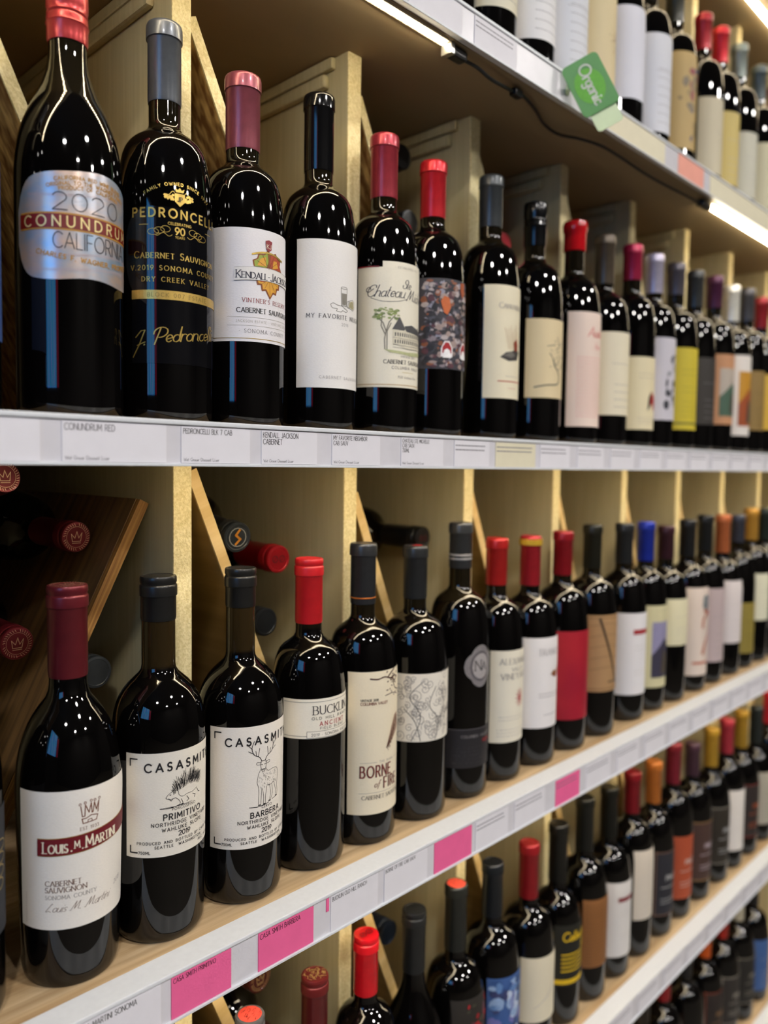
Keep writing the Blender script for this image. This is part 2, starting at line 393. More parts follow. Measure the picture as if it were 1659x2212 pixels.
ROWZ = {'A': .4645, 'B': .0305, 'C': -.3916, 'D': -.795, 'E': -1.165}
ROWNAME = {'A': 'wine bottles on the top shelf in view', 'B': 'wine bottles on the upper middle shelf', 'C': 'wine bottles on the middle shelf with the wooden board',
           'D': 'wine bottles on the lower shelf', 'E': 'wine bottles on the bottom shelf in view'}
YC = .59
CAPD = []
def bottle(row, x, h, r, cl, cap, label, desc, style='plain', kind='bordeaux', zn=None, glass=None, taper=.0, art=None, near=False,
           rn=None, y=YC, loc=None, rot=None, group=None, ring=None, top=None, lab2=None, capmat=None):
    """cap: capsule colour; label: (half width mm, z0, z1, colour [, s centre])"""
    root = empty('wine_bottle', loc or (x, y, EYE+ROWZ[row]), desc, 'bottle', group or ROWNAME[row])
    if rot is not None: root.rotation_euler = rot
    segs = 64 if near else 36
    rn = rn or (.0136 if row in 'AB' else .0128)
    if cl: zn = min(zn or h*.775, h-cl-.006)
    prof = bottle_profile(h, r, rn, zn, kind, taper)
    link('glass_body', lathe(prof, segs), glass or GLASS, root, smooth=True)
    if cl:
        c = link('capsule', capsule_mesh(h, cl, rn, prof, style, segs), capmat or foil(cap), root, smooth=True)
        if ring:
            for zc, hh, colr in ring:
                link('capsule_band', lathe([(rn+.0016 if zc > cl-.0165 else rn+.0010, h-cl+zc), (rn+.0027 if zc > cl-.0165 else rn+.0012, h-cl+zc+.0002), (rn+.0027 if zc > cl-.0165 else rn+.0012, h-cl+zc+hh-.0002), (rn+.0016 if zc > cl-.0165 else rn+.0010, h-cl+zc+hh)], segs), foil(colr), c, smooth=False)
        if top:
            k = Ink(); top(k)
            k.build(lambda a, b, l: (a/1000, b/1000, h+.00008), 'cap_emblem', c)
    if label:
        hw, z0, z1, colr = label[:4]; sc = label[4] if len(label) > 4 else 0
        lo = link('label', patch(prof, sc-hw, sc+hw, z0, z1), colr if not isinstance(colr, str) else paper(colr), root, smooth=True)
        if art:
            k = Ink(); art(k, hw, z0, z1, sc)
            k.build(lambda a, b, l: wrap(prof, a, b, .0006+.00012*l), 'label_print', lo)
    elif art:
        k = Ink(); art(k, 45, 40, 180, 0)
        k.build(lambda a, b, l: wrap(prof, a, b, .0003+.00012*l), 'label_print', root)
    return root, prof
# ------------------------------------------------------------------ label art (millimetres)
R_ = random.Random(3)
BK = ink('1b1a1d'); GR = ink('8a8688'); RD = ink('8e2a33'); BR = ink('5b3526'); LG = ink('b9b4ae'); WINE = ink('7c1a24')
CREAM_INK = ink('e9dfc8'); GRN = ink('8a9a55'); ORG = ink('c77a2b'); YEL = ink('d9b53a'); DKG = ink('3f4a3a')
def greek(k, x0, x1, zs, m=GR, w=.45):
    for z in zs:
        x = x0
        while x < x1-1:
            l = R_.uniform(2, 6); k.line(m, [(x, z), (min(x+l, x1), z)], w); x += l+1.2
def gtext(k, m, t, x, z, h, **a): k.text(m, t, x, z, h, **a)
def art_conundrum(k, hw, z0, z1, sc):
    dk = ink('34323a'); gd = ink('b8883a', .5, .1); red = ink('74140f', .4); pale = ink('f0dc9a', .35, .3)
    k.rect(gd, -53, 53, 131.0, 143.2, 0); k.rect(red, -53.5, 53.5, 132.2, 142.0, 1)
    k.text(pale, 'CONUNDRUM', -48.5, 133.4, 7.2, w=.14, sp=.62, layer=2)
    k.text(dk, '2020', -27, 145.0, 12.0, w=.05, sp=.25, wx=1.4, layer=1)
    k.text(dk, 'CALIFORNIA', -27, 118.6, 11, w=.055, sp=.12, wx=.74, layer=1)
    for t, z in (('CALIFORNIA RED WINE BLEND', 167), ('ORIGINAL TO THE WAGNER FAMILY', 163.4), ('PRODUCT OF CALIFORNIA', 160)):
        k.text(gd, t, 0, z, 2.4, 'c', w=.2, sp=.3, bend=140)
    k.text(gd, 'CHARLES F. WAGNER, PROPRIETOR', 3, 109.5, 3.2, 'c', w=.2, sp=.35, bend=-170)
    lt = ink('c9b4b8')
    for zz in (157.6, 156.6, 116.4, 115.5, 106.2, 105.2):
        k.line(lt, [(s, zz+2.2*math.sin(s/17)) for s in range(-46, 48, 3)], .3)
def art_pedroncelli(k, hw, z0, z1, sc):
    g = GOLD; c = -9
    k.text(g, 'FAMILY OWNED SINCE 1927', c, 183, 2.3, 'c', w=.16, sp=.5, bend=45)
    # crest: crown, shield and two bunches of grapes
    k.fill(g, [(c-3, 178), (c-3.6, 181), (c-1.6, 179.6), (c, 181.6), (c+1.6, 179.6), (c+3.6, 181), (c+3, 178)], .5)
    k.fill(g, [(c-4, 177), (c-4, 171), (c, 167), (c+4, 171), (c+4, 177)], .6)
    k.text(ink('1b1a1d'), 'JP', c, 171, 3.2, 'c', w=.16, layer=2)
    for sd in (-1, 1):
        for i in range(16):
            a = R_.uniform(4.6, 11.5); z = 174+R_.uniform(-3.2, 3.2)*(1-(a-4)/11)
            k.fill(g, [(c+sd*a+1.1*math.cos(t), z+1.1*math.sin(t)) for t in [j*PI/3 for j in range(6)]], .6)
        k.line(g, [(c+sd*(4+i*.9), 177.5-.05*i*i+math.sin(i)) for i in range(9)], .4)
    k.text(g, 'PEDRONCELLI', c, 158, 6.4, 'c', w=.19, sp=.5)
    k.text(g, 'CELEBRATING', c, 152.6, 1.9, 'c', w=.16, sp=.3)
    k.text(g, '90', c, 145.6, 5.2, 'c', w=.2, sp=.2); k.text(g, 'YEARS', c, 142.6, 1.7, 'c', w=.16, sp=.3)
    for sd in (-1, 1):
        for q in range(3):
            cx = c+sd*(11+q*4.6); cz = 149-q*1.2
            k.line(g, [(cx+(3.6+q*.3)*math.cos(t), cz+2.4*math.sin(t)) for t in [j*PI/9 for j in range(19)]], .32)
        k.line(g, [(c+sd*(6+i), 145-1.2*math.sin(i*.7)) for i in range(14)], .32); k.line(g, [(c+sd*24, 152), (c+sd*31, 152)], .4)
    k.text(g, 'Cabernet Sauvignon', c, 126.6, 5.0, 'c', w=.15, sp=.28, contrast=.5, serif=True)
    k.text(g, 'V.2019 SONOMA COUNTY', c, 117.4, 3.6, 'c', w=.15, sp=.45, contrast=.4, serif=True)
    k.text(g, 'DRY CREEK VALLEY', c, 108.8, 3.4, 'c', w=.15, sp=.5, contrast=.4, serif=True)
    k.rect(ink('d0ae5c', .35, .6), -47, 47, 95.3, 102.2, 1); k.text(ink('7c6228'), 'BLOCK 007 ESTATE', c, 97.2, 3.0, 'c', w=.12, sp=.45, serif=True, contrast=.4, layer=2)
    k.text(g, '@J. @Pedroncelli', -43, 59, 11.2, w=.085, sp=.05, wx=1.12, shear=.35, caps=False, contrast=.45, rot=.14)
def leaf(k, cx, cz, sc_):
    dk = ink('8a4a1e'); am = ink('dca032'); rd = ink('b04a2a'); gn = ink('9ba83c')
    k.fill(dk, [(-14, 136), (-15, 141), (-11, 143), (-10, 147), (-5, 147), (-1, 151), (3, 148), (8, 150), (11, 146), (15, 145), (14, 140), (17, 135)], .6, 0)
    k.fill(gn, [(-13, 136), (-13.6, 140.6), (-10, 142.4), (-9, 146), (-4.6, 146), (-1, 149), (0, 142), (-2, 136)], .6, 1)
    k.fill(am, [(-11, 137), (-8, 143), (-3, 145), (-3, 137)], .6, 2)
    k.fill(rd, [(1, 136), (2, 147), (7.6, 148.6), (10, 145), (14, 144), (13, 140), (15, 136)], .6, 1); k.fill(am, [(4, 136), (5, 143), (9, 143.4), (11, 138)], .6, 2)
    k.fill(dk, [(-12, 126), (-11, 120.6), (-7.4, 121), (-7, 115.6), (-3, 116.6), (1.4, 109.6), (5, 115), (9, 114.4), (9.6, 119), (13, 119.6), (13.6, 126)], .6, 0)
    k.fill(am, [(-10.6, 126), (-9.8, 122), (-6.4, 122), (-5.8, 117.4), (-2.4, 118), (1.4, 111.6), (4.4, 116.4), (7.8, 116), (8.4, 120.4), (11.8, 121), (12, 126)], .6, 1)
    k.fill(rd, [(-9, 126), (-8, 123.4), (-4, 124), (-2, 126)], .6, 2)
    for a, b in ((-8, 121), (-4, 118.6), (1.4, 112.6), (6.6, 117), (10.6, 122)): k.line(dk, [(1, 127), (a, b)], .3, 0, 2)
    for a, b in ((-11, 141), (-6, 146), (-1, 148), (6, 147), (11, 143)): k.line(dk, [(0, 135), (a, b)], .3, 0, 3)
def art_kj(k, hw, z0, z1, sc):
    leaf(k, 1, 131, 1.0)
    k.fill(RD, [(-3, 152), (-3.4, 158.5), (0, 159.6), (3.4, 158.5), (3, 152), (0, 149.6)], .6, 3); k.text(CREAM_INK, 'KJ', 0, 152.4, 3.4, 'c', w=.12, layer=4)
    k.line(GOLD, [(-15+i*1.6, 146+2.6*math.sin(i/18*PI)) for i in range(21)], 1.5, 0, 2)
    k.fill(paper('e9e4df'), [(-30, 123), (-30, 134)]+[(-30+i*4, 134+1.6*math.sin(i/15*PI)) for i in range(1, 16)]+[(30, 123)]+[(30-i*4, 123+1.6*math.sin(i/15*PI)) for i in range(1, 15)], 2, 3)
    for zz in (123.2, 134): k.line(LG, [(-30+i*4, zz+1.6*math.sin(i/15*PI)) for i in range(16)], .35, 0, 4)
    k.text(ink('2c2a3a'), 'Kendall-Jackson', 1, 125.6, 6.2, 'c', w=.13, sp=.12, contrast=.55, serif=True, small=.8, layer=5)
    k.text(RD, "VINTNER'S RESERVE", 1, 105.6, 3.4, 'c', w=.12, sp=.34, contrast=.45, serif=True)
    k.text(BK, 'CABERNET SAUVIGNON', 1, 97.0, 3.8, 'c', w=.16, sp=.22, contrast=.45, serif=True)
    k.line(LG, [(-36, 93), (38, 93)], .3); k.text(LG, 'JACKSON ESTATE * VINEYARD GROWN', 1, 88.6, 2.0, 'c', w=.12, sp=.35); k.line(LG, [(-36, 86), (38, 86)], .3)
    k.text(GR, '- SONOMA COUNTY -', 0, 80, 3.0, 'c', w=.12, sp=.4, contrast=.4, serif=True)
    k.line(GOLD, [(-51, 75.2), (51, 75.2)], .5)
def art_neighbor(k, hw, z0, z1, sc):
    g = ink('6b675f')
    k.line(g, [(-4, 134), (-3.4, 117.5), (2.6, 117.5), (3.4, 134)], .45); k.line(g, [(-.3+3.7*math.cos(t), 134+1.0*math.sin(t)) for t in [j*PI/8 for j in range(17)]], .4)
    k.fill(ink('a8a296'), [(-3.3, 129), (-2.8, 118.4), (2.0, 118.4), (2.9, 129)], .7)
    for i in range(8): k.line(g, [(-2.8+i*.7, 118.5), (-3.0+i*.75, 129)], .2, 0, 2)
    k.line(g, [(4.5, 117), (13, 115), (15.5, 117.5), (15, 123.5), (12, 125), (6, 123), (4.5, 117)], .4); k.fill(ink('c9bf94'), [(6, 117.5), (13, 116), (14.6, 118), (14.2, 122.6), (12, 124), (7, 122)], .7)
    for i in range(7): k.line(g, [(7+i, 117.2-.15*i), (7+i, 122.6)], .22, 0, 2)
    k.line(g, [(5.2+2.2*math.cos(t), 119.6+3.2*math.sin(t)) for t in [j*PI/8 for j in range(17)]], .4)
    k.line(g, smooth_path([(-15, 117.6), (-12, 119), (-8, 117.5), (-3, 117), (1, 115), (4, 113.6), (2, 112), (-2, 113), (-4, 111.6), (-9, 112), (-8, 114), (-13, 114.5), (-15, 117.6)], 4), .4)
    k.text(ink('35343a'), 'MY FAVORITE NEIGHBOR', 0, 104.8, 3.7, 'c', w=.14, sp=.42, contrast=.5, serif=True)
    k.text(GR, '2018', 1, 98.8, 2.5, 'c', w=.1, sp=.4); k.text(GR, 'CABERNET SAUVIGNON', 0, 49, 2.5, 'c', w=.1, sp=.5)
def art_chateau(k, hw, z0, z1, sc):
    n = ink('2b2c3c')
    k.rect(WINE, -57, -33.5, 167.2, 168.4, 1)
    k.text(LG, '- ESTABLISHED 1967 -', 0, 167, 1.9, 'c', w=.14, sp=.45)
    k.text(n, '@Chateau', -47, 138, 11.5, w=.07, sp=.05, shear=.38, caps=False, contrast=.5)
    k.text(n, '@Ste', -9, 147.5, 9, w=.08, sp=.0, shear=.35, caps=False, contrast=.5)
    k.text(n, '@Michelle', -4, 136, 11, w=.07, sp=.05, shear=.38, caps=False, contrast=.5)
    k.line(n, smooth_path([(-42, 137), (-30, 133.5), (-15, 134), (-4, 137)], 6), .4)
    # tree
    tr = ink('7a7468')
    for a in ([(-27, 86), (-27.5, 96), (-26, 104), (-29, 112), (-35, 118)], [(-26, 104), (-23, 113), (-17, 120)], [(-26.5, 100), (-31, 109), (-30, 121)], [(-25, 86), (-25, 104), (-21, 112)]): k.line(tr, a, 1.0)
    for i in range(46):
        a = R_.uniform(-38, -13); z = 121+R_.uniform(-3.5, 6.5)-abs(a+26)*.22; s = R_.uniform(.9, 2)
        k.fill([GRN, ink('a3ab78'), ink('6f7f4b')][i % 3], [(a+s*1.4*math.cos(t), z+s*.7*math.sin(t)) for t in [j*PI/3 for j in range(6)]], .9)
    # house with steep roof in perspective
    hs = ink('4b4a4c'); k.fill(ink('d8d0ba'), [(-19, 92), (-19, 106), (-11, 119), (-6, 108), (20, 103), (34, 101), (34, 89), (-2, 87)], 1, 1)
    k.fill(hs, [(-20, 106), (-12, 119), (-5, 107), (-7, 105.5)], .7, 2); k.fill(hs, [(-6, 110), (4, 112), (34, 104.5), (36, 101.5), (-4, 104.8)], .8, 2)
    k.fill(hs, [(14, 106), (17, 112), (20, 105)], .6, 2)
    for zz in (99.5, 92.5):
        for i in range(19):
            x = -17+i*2.7; k.fill(hs, [(x, zz-.02*i*2), (x+1.2, zz-.02*i*2), (x+1.2, zz+3.6-.05*i), (x, zz+3.6-.05*i)], .8, 2)
    for zz in (98, 91.2, 88.4): k.line(hs, [(-19, zz), (-2, zz-1.2), (34, zz)], .3, 0, 2)
    k.fill(ink('b9bc8c'), [(-28, 86), (-2, 84), (36, 87), (36, 83.5), (4, 80.5), (-22, 83)], 1.2, 1)
    k.text(GR, 'VINTAGE 2017', 0, 83.4 - 5, 1.9, 'c', w=.14, sp=.35); 
    k.text(ink('333238'), 'CABERNET SAUVIGNON', 0, 71.8, 3.7, 'c', w=.15, sp=.22, contrast=.5, serif=True)
    k.text(GR, 'COLUMBIA VALLEY', 0, 66.6, 2.6, 'c', w=.14, sp=.42); k.line(ink('cdb978'), [(-8, 63.4), (8, 63.4)], .35)
    k.text(GR, '100% @Viniferous @Reserve'.replace('@V', 'V').replace('@R', 'R'), 0, 57.4, 2.4, 'c', w=.08, sp=.1, shear=.3, caps=False)
    k.line(ink('b89a68'), [(-57, 50.6), (57, 50.6)], .7)
def art_martini(k, hw, z0, z1, sc):
    br = ink('7a4a38'); mr = ink('6e1520', .45)
    # crown of the letters L M M
    c = -2
    k.line(br, [(c-6.5, 138), (c-5.4, 130.2), (c-3.5, 130.2)], .7); k.line(br, [(c-3.6, 130.5), (c-3.2, 138.6), (c-.6, 132.4), (c+1, 139.4), (c+1.6, 131.8), (c+2.4, 132), (c+3.4, 139.2), (c+5.0, 133.0), (c+7, 139.6), (c+6.2, 131)], .7)
    for x, z in ((-7, 139.6), (-3.4, 140.2), (1, 141), (3.8, 140.8), (7.4, 141.2)): k.line(br, [(c+x+.8*math.cos(t), z+.8*math.sin(t)) for t in [j*PI/5 for j in range(11)]], .4)
    k.line(br, [(c-5.6, 128.4), (c-4.8, 124.8), (c+5, 125.4), (c+6, 129), (c+1.2, 130), (c-2.6, 128.4), (c-5.6, 128.4)], .7); k.line(br, [(c-1.6, 125), (c-1.2, 127), (c+1.4, 127.2), (c+1.8, 125.2)], .5)
    k.text(br, 'EST 1933', c, 119.8, 2.4, 'c', w=.12, sp=.25, contrast=.4, serif=True)
    up = [(-39+i*4, 115.8+.0028*(-39+i*4+39)**2*.32) for i in range(22)]; lo = [(x, z-12.6) for x, z in up]
    k.fill(GOLD, [(x, z+.5) for x, z in up]+[(x, z-.5) for x, z in lo[::-1]], 2.2, 1); k.fill(mr, up+lo[::-1], 2.2, 2)
    x = -34.5
    for t, h, g_ in (('Louis', 8.2, 1.2), ('.', 8, 1.0), ('M', 5.4, 1.0), ('.', 8, 1.2), ('Martini', 8.4, 0)):
        zz = 105.3+.0009*(x+39)**2; wd = 0
        k.text(CREAM_INK, t, x, zz+(1.6 if t == 'M' else 0), h, w=.14, sp=.13, wx=.74, contrast=.5, serif=True, small=.76, layer=3, rot=.0018*(x+39)*.6)
        for j, ch in enumerate(t): wd += (G[ch.upper()][0]*(1 if not ch.islower() else .76)*.74+.13)*h
        x += wd+g_
    k.text(BR, 'CABERNET', -33, 80.2, 3.8, w=.13, sp=.2, contrast=.5, serif=True); k.text(BR, 'SAUVIGNON', -33, 75.2, 3.8, w=.13, sp=.2, contrast=.5, serif=True)
    k.text(GR, 'SONOMA COUNTY', -33, 70, 2.9, w=.11, sp=.24, contrast=.4, serif=True)
    k.text(ink('6b5146'), '@Louis @M. @Martini', -33, 60.5, 6.4, w=.05, sp=.05, shear=.5, caps=False, contrast=.3)
    k.text(GR, '2018', 20, 67, 3.2, w=.09, sp=.15, shear=.3, rot=.2)
    for i in range(16): k.line(LG, [(-50.5, 50+i*1.5), (-49, 50.6+i*1.5)], .3)
def corners(k, x0, x1, z0, z1):
    for x, z, a, b in ((x0, z1, 1, -1), (x0, z0, 1, 1), (x1, z1, -1, -1), (x1, z0, -1, 1)):
        k.line(BK, [(x+a*6, z), (x, z), (x, z+b*5.5)], 1.1)
def casa_text(k, z, nm, sort):
    k.text(BK, nm, 1, z, 2.1, 'c', w=.14, sp=.4); k.text(BK, sort, 1, z-7.2, 4.7, 'c', w=.19, sp=.36)
    k.text(BK, 'NORTHRIDGE VINEYARD', 1, z-12, 2.8, 'c', w=.17, sp=.42); k.text(BK, 'WAHLUKE SLOPE', 1, z-16.6, 2.8, 'c', w=.17, sp=.42)
    k.text(BK, '2019', 1, z-22, 3.9, 'c', w=.17, sp=.2)
    k.text(BK, 'PRODUCED AND BOTTLED BY CASA SMITH', 1, z-26.4, 2.1, 'c', w=.18, sp=.46); k.text(BK, 'SEATTLE  WASHINGTON', -2, z-30, 2.1, 'c', w=.18, sp=.46)
    k.text(BK, 'ALC. 14.5% BY VOL', 16, z-33.4, 2.0, w=.18, sp=.4)
def art_porcupine(k, hw, z0, z1, sc):
    corners(k, -43, 43, 78, 155); k.text(BK, '750ML', -36, 77, 2.2, w=.18, sp=.3)
    k.text(BK, 'CASASMITH', -31, 144.5, 6.6, w=.19, sp=.56)
    casa_text(k, 111.2, 'PORCOSPINO', 'PRIMITIVO')
    for i in range(150):                                    # quills
        t = R_.random(); bx = -9+t*25; bz = 127+6*math.sin(t*PI*.8)+R_.uniform(-4, 1); an = math.radians(115-70*t+R_.uniform(-16, 16)); l = R_.uniform(4, 11)*(.6+.5*math.sin(t*PI))
        k.line(BK, [(bx, bz), (bx+l*.5*math.cos(an)+.3, bz+l*.5*math.sin(an)), (bx+l*math.cos(an), bz+l*math.sin(an))], .24)
    body = smooth_path([(-13, 124.5), (-9, 127), (-5, 126.5), (-4, 123), (-1, 121), (4, 122), (9, 122), (14, 124)], 5)
    k.line(BK, body, .35); k.line(BK, smooth_path([(-13, 124.5), (-14.5, 122), (-11, 120.5), (-7, 121), (-4, 118.5), (-3, 115.5), (-6, 114.2)], 5), .4)
    for pts in ([(-2, 119), (-.5, 115.5), (-3, 114)], [(3, 120), (5, 117), (3, 115.6)], [(9, 120), (12, 118.5), (11, 116.6)], [(14, 123), (16, 119.5), (17.5, 119)], [(-12.5, 121.4), (-10.5, 119.2), (-9, 121)]): k.line(BK, pts, .5)
    k.line(BK, [(-19, 113.8), (-12, 113.2), (-5, 114.2), (0, 114.6)], .6); k.line(BK, [(-11.5, 124), (-10.8, 124.4)], .7)
    for i in range(16): k.line(BK, [(R_.uniform(-18, 12), 113.6+R_.random()), (R_.uniform(-16, 12), 114.2+R_.random())][:1]*1+[(R_.uniform(-17, -10), 114)], .12)
def art_deer(k, hw, z0, z1, sc):
    corners(k, -47, 47, 56.5, 157); k.text(BK, '750ML', -40, 55.5, 2.2, w=.18, sp=.3)
    k.text(BK, 'CASASMITH', -37, 145, 6.8, w=.19, sp=.58)
    casa_text(k, 86.4, 'CERVO', 'BARBERA')
    ox, oz = -3, 88
    for sd in (-1, 1):
        k.line(BK, smooth_path([(ox+sd*1.6, oz+41), (ox+sd*4, oz+45), (ox+sd*9, oz+48), (ox+sd*11, oz+54), (ox+sd*9, oz+60)], 5), .6)
        for a, b in (((5, 46), (4, 53)), ((9, 48.5), (14, 51.5)), ((10.6, 53), (14.5, 57)), ((7, 47), (7.5, 51))): k.line(BK, [(ox+sd*a[0], oz+a[1]), (ox+sd*b[0], oz+b[1])], .5)
        k.line(BK, smooth_path([(ox+sd*2, oz+39.5), (ox+sd*6, oz+40.5), (ox+sd*6.5, oz+38.6), (ox+sd*2.2, oz+38)], 4), .4)
    k.line(BK, smooth_path([(ox-2.4, oz+41), (ox-2.8, oz+37), (ox-1.6, oz+32.5), (ox, oz+31.5), (ox+1.6, oz+32.5), (ox+2.8, oz+37), (ox+2.4, oz+41), (ox-2.4, oz+41)], 4), .45)
    k.line(BK, [(ox-1.2, oz+33.4), (ox+1.2, oz+33.4)], .9); k.line(BK, [(ox-1.7, oz+37.8), (ox-1.2, oz+37.8)], .7); k.line(BK, [(ox+1.2, oz+37.8), (ox+1.7, oz+37.8)], .7)
    for pts in ([(-2.6, 34), (-5, 29), (-6, 22), (-4.5, 17), (-4.4, 9), (-4.6, 2)], [(-2.4, 2), (-2, 10), (-1.6, 17)], [(-1, 16), (.4, 9), (.2, 2)], [(2.2, 2), (2.4, 9), (3.6, 17)],
                [(2.6, 34), (5, 31), (10, 31.5), (15, 31), (17.5, 28), (17.6, 22), (16.6, 15), (17.4, 9), (16.5, 5)], [(14.6, 5.5), (14.8, 10), (13, 16), (12, 19)], [(12, 19), (8, 17.5), (3.6, 18)], [(9.6, 17), (10.4, 9), (8, 3.6)], [(6.4, 3.4), (8.2, 9), (7, 17)]):
        k.line(BK, smooth_path([(ox+a, oz+b) for a, b in pts], 4), .38)
    for i in range(70):
        a = R_.uniform(-4.6, 15.5); b = R_.uniform(18, 30) if a > 3 else R_.uniform(17, 32)
        k.line(BK, [(ox+a, oz+b), (ox+a+R_.uniform(-.5, .5), oz+b-R_.uniform(.6, 1.8))], .2)
    for a, b in ((-3.5, 1.6), (1.2, 1.6), (7, 3), (15.5, 4.8)): k.line(BK, [(ox+a-1, oz+b), (ox+a+1, oz+b)], 1.0)
    k.line(BK, [(ox-13, oz+1), (ox-6, oz+.2), (ox+2, oz+1), (ox+6, oz+1.8)], .6); k.line(BK, [(ox+10, oz+3.4), (ox+17, oz+4.6)], .4)
def art_bucklin(k, hw, z0, z1, sc):
    g = ink('6d6a66')
    for zz in (166.2, 133.6): k.line(g, [(-50, zz), (50, zz)], .4)
    k.rect(paper('efe8da'), -27, 27, 131.8, 138, 1)
    k.line(g, [(-27, 131.8), (27, 131.8), (27, 138), (-27, 138), (-27, 131.8)], .35, 0, 2)
    k.text(ink('4a4648'), 'BUCKLIN', 0, 154.2, 8.0, 'c', w=.13, sp=.22, contrast=.6, serif=True)
    k.text(g, 'OLD HILL RANCH', 0, 149.2, 2.5, 'c', w=.16, sp=.62, wx=1.2)
    k.text(ink('a82a34'), 'ANCIENT', 0, 143.2, 3.8, 'c', w=.16, sp=.6, serif=True); k.text(g, 'FIELD BLEND', 0, 139.6, 2.2, 'c', w=.16, sp=.62, wx=1.2)
    k.text(g, '2019 * SONOMA VALLEY', 0, 133.4, 2.6, 'c', w=.13, sp=.3, layer=3)
def art_borne(k, hw, z0, z1, sc):
    d = ink('4a2a24'); rr = ink('6e2e28')
    for pts, w_ in (([(-20, 174.5), (-12, 173.5), (-4, 175), (3, 173), (9, 171), (14, 166)], 1.3), ([(0, 174), (6, 178), (12, 181)], 1.5), ([(4, 172), (10, 174), (18, 172)], 1.1), ([(8, 170), (13, 161), (20, 158)], .9), ([(-3, 155.5), (8, 156.4), (20, 153)], .8)):
        k.line(d, smooth_path(pts, 4), w_)
    for i in range(34):
        a = R_.uniform(-2, 22); z = R_.uniform(153, 180); k.line(d, [(a, z), (a+R_.uniform(.6, 2.4), z+R_.uniform(-1, 1))], R_.uniform(.4, 1.3))
    k.fill(ink('9b7b66'), [(-1, 100), (2, 108), (7, 121), (13, 132), (20, 134), (22, 118), (12, 110), (6, 104), (2, 102)], .8)
    for i in range(46):
        t = R_.random(); x = -1+t*18; z = 101+t*30; k.line(d, [(x, z), (x+R_.uniform(-1, 4), z-R_.uniform(1, 6))], R_.uniform(.25, .6), 0, 2)
    k.text(rr, 'COLUMBIA VALLEY', -30, 147.6, 2.6, w=.17, sp=.17); k.text(BK, 'VINTAGE 2018', -30, 151.4, 2.2, w=.17, sp=.16)
    k.text(GR, 'THE BURN', 0, 86.6, 2.2, 'c', w=.12, sp=.5)
    for a, b in ((-30, -12), (12, 30)): k.line(GR, [(a, 87.6), (b, 87.6)], .3)
    k.text(ink('43262a'), 'BORNE', -29.5, 72.5, 11.4, w=.15, sp=.22, wx=.66, contrast=.2); k.text(ink('9c4038'), 'BORNE', -29.1, 72.5, 11.4, w=.05, sp=.22, wx=.66, layer=2)
    k.text(rr, 'of', -15, 61.6, 7.0, w=.1, sp=.1, shear=.3, caps=False, contrast=.4); k.text(ink('43262a'), 'FIRE', -3.5, 59.5, 11, w=.15, sp=.24, wx=.66, contrast=.2)
    k.text(ink('9c4038'), 'FIRE', -3.1, 59.5, 11, w=.05, sp=.24, wx=.66, layer=2)
    k.line(GR, [(-31, 56), (31, 56)], .3); k.text(ink('4c4444'), 'CABERNET SAUVIGNON', 0, 49.4, 3.9, 'c', w=.12, sp=.16, contrast=.4, serif=True)
def art_scribble(k, hw, z0, z1, sc):
    g = ink('6e6a6c')
    for i in range(74):
        cx = R_.uniform(-48, 14); cz = R_.uniform(95, 161); s = R_.uniform(2.4, 7.5); d = R_.choice((-1, 1)); a0 = R_.uniform(0, 6)
        k.line(g, [(cx+d*s*(1-t/16)*math.cos(a0+t*.62), cz+s*(1-t/16)*math.sin(a0+t*.62)) for t in range(15)], .42)
    for pts in ([(-34, 91), (-24, 118), (-36, 140), (-20, 158)], [(-24, 91), (-30, 112), (-42, 126)], [(-6, 91), (-2, 112), (-14, 130), (-6, 150)], [(-2, 112), (8, 126), (4, 144)]): k.line(ink('3f3c40'), smooth_path(pts, 6), .7)
    k.text(g, 'cellar', 8, 117, 9, w=.08, sp=.05, shear=.2, caps=False, rot=.18); k.line(g, smooth_path([(8, 104), (16, 108), (24, 106), (18, 102), (8, 104)], 5), .5)
def art_medallion(k, hw, z0, z1, sc):
    c = (-4, 158); m1 = ink('8f8a8c', .4, .3); m2 = ink('5f5a5e'); 
    k.fill(m1, [(c[0]+(19+3.5*abs(math.cos(2*t)))*math.cos(t), c[1]+(21+4*abs(math.cos(2*t)))*math.sin(t)) for t in [j*PI/24 for j in range(48)]], 1.2, 0)
    k.fill(m2, [(c[0]+15.5*math.cos(t), c[1]+18*math.sin(t)) for t in [j*PI/16 for j in range(32)]], 1.2, 1)
    k.fill(ink('a29c9c'), [(c[0]+12.5*math.cos(t), c[1]+15*math.sin(t)) for t in [j*PI/16 for j in range(32)]], 1.2, 2)
    k.text(BK, 'Na', c[0], c[1]-5, 12, 'c', w=.1, sp=.1, caps=True, contrast=.5, serif=True, layer=3)
    k.rect(ink('232124'), -48, 48, 38, 84, 0); k.line(m2, [(-48, 84), (48, 84)], .7, 0, 1)
    k.text(m1, 'COLUMBIA VALLEY WINE', -2, 74, 3, 'c', w=.16, sp=.3, layer=1); k.text(ink('8e1f26'), 'MERLOT', 14, 66, 4.4, 'c', w=.18, sp=.3, layer=1)
    greek(k, -44, 44, (62, 57.5, 53, 48.5, 44), m2, .8)
def art_vine(k, hw, z0, z1, sc):
    for t, z, h in (('ALEXANDER', 148, 7), ('VALLEY', 139, 4.5), ('VINEYARDS', 129, 7)): k.text(GR, t, 0, z, h, 'c', w=.12, sp=.25, contrast=.5, serif=True)
    for a in range(0, 360, 30): k.line(ink('b0474a'), [(4, 104), (4+8*math.cos(math.radians(a)), 104+11*math.sin(math.radians(a)))], 1.1)
    greek(k, -28, 30, (82, 78)); greek(k, -30, 32, (66, 62, 58))
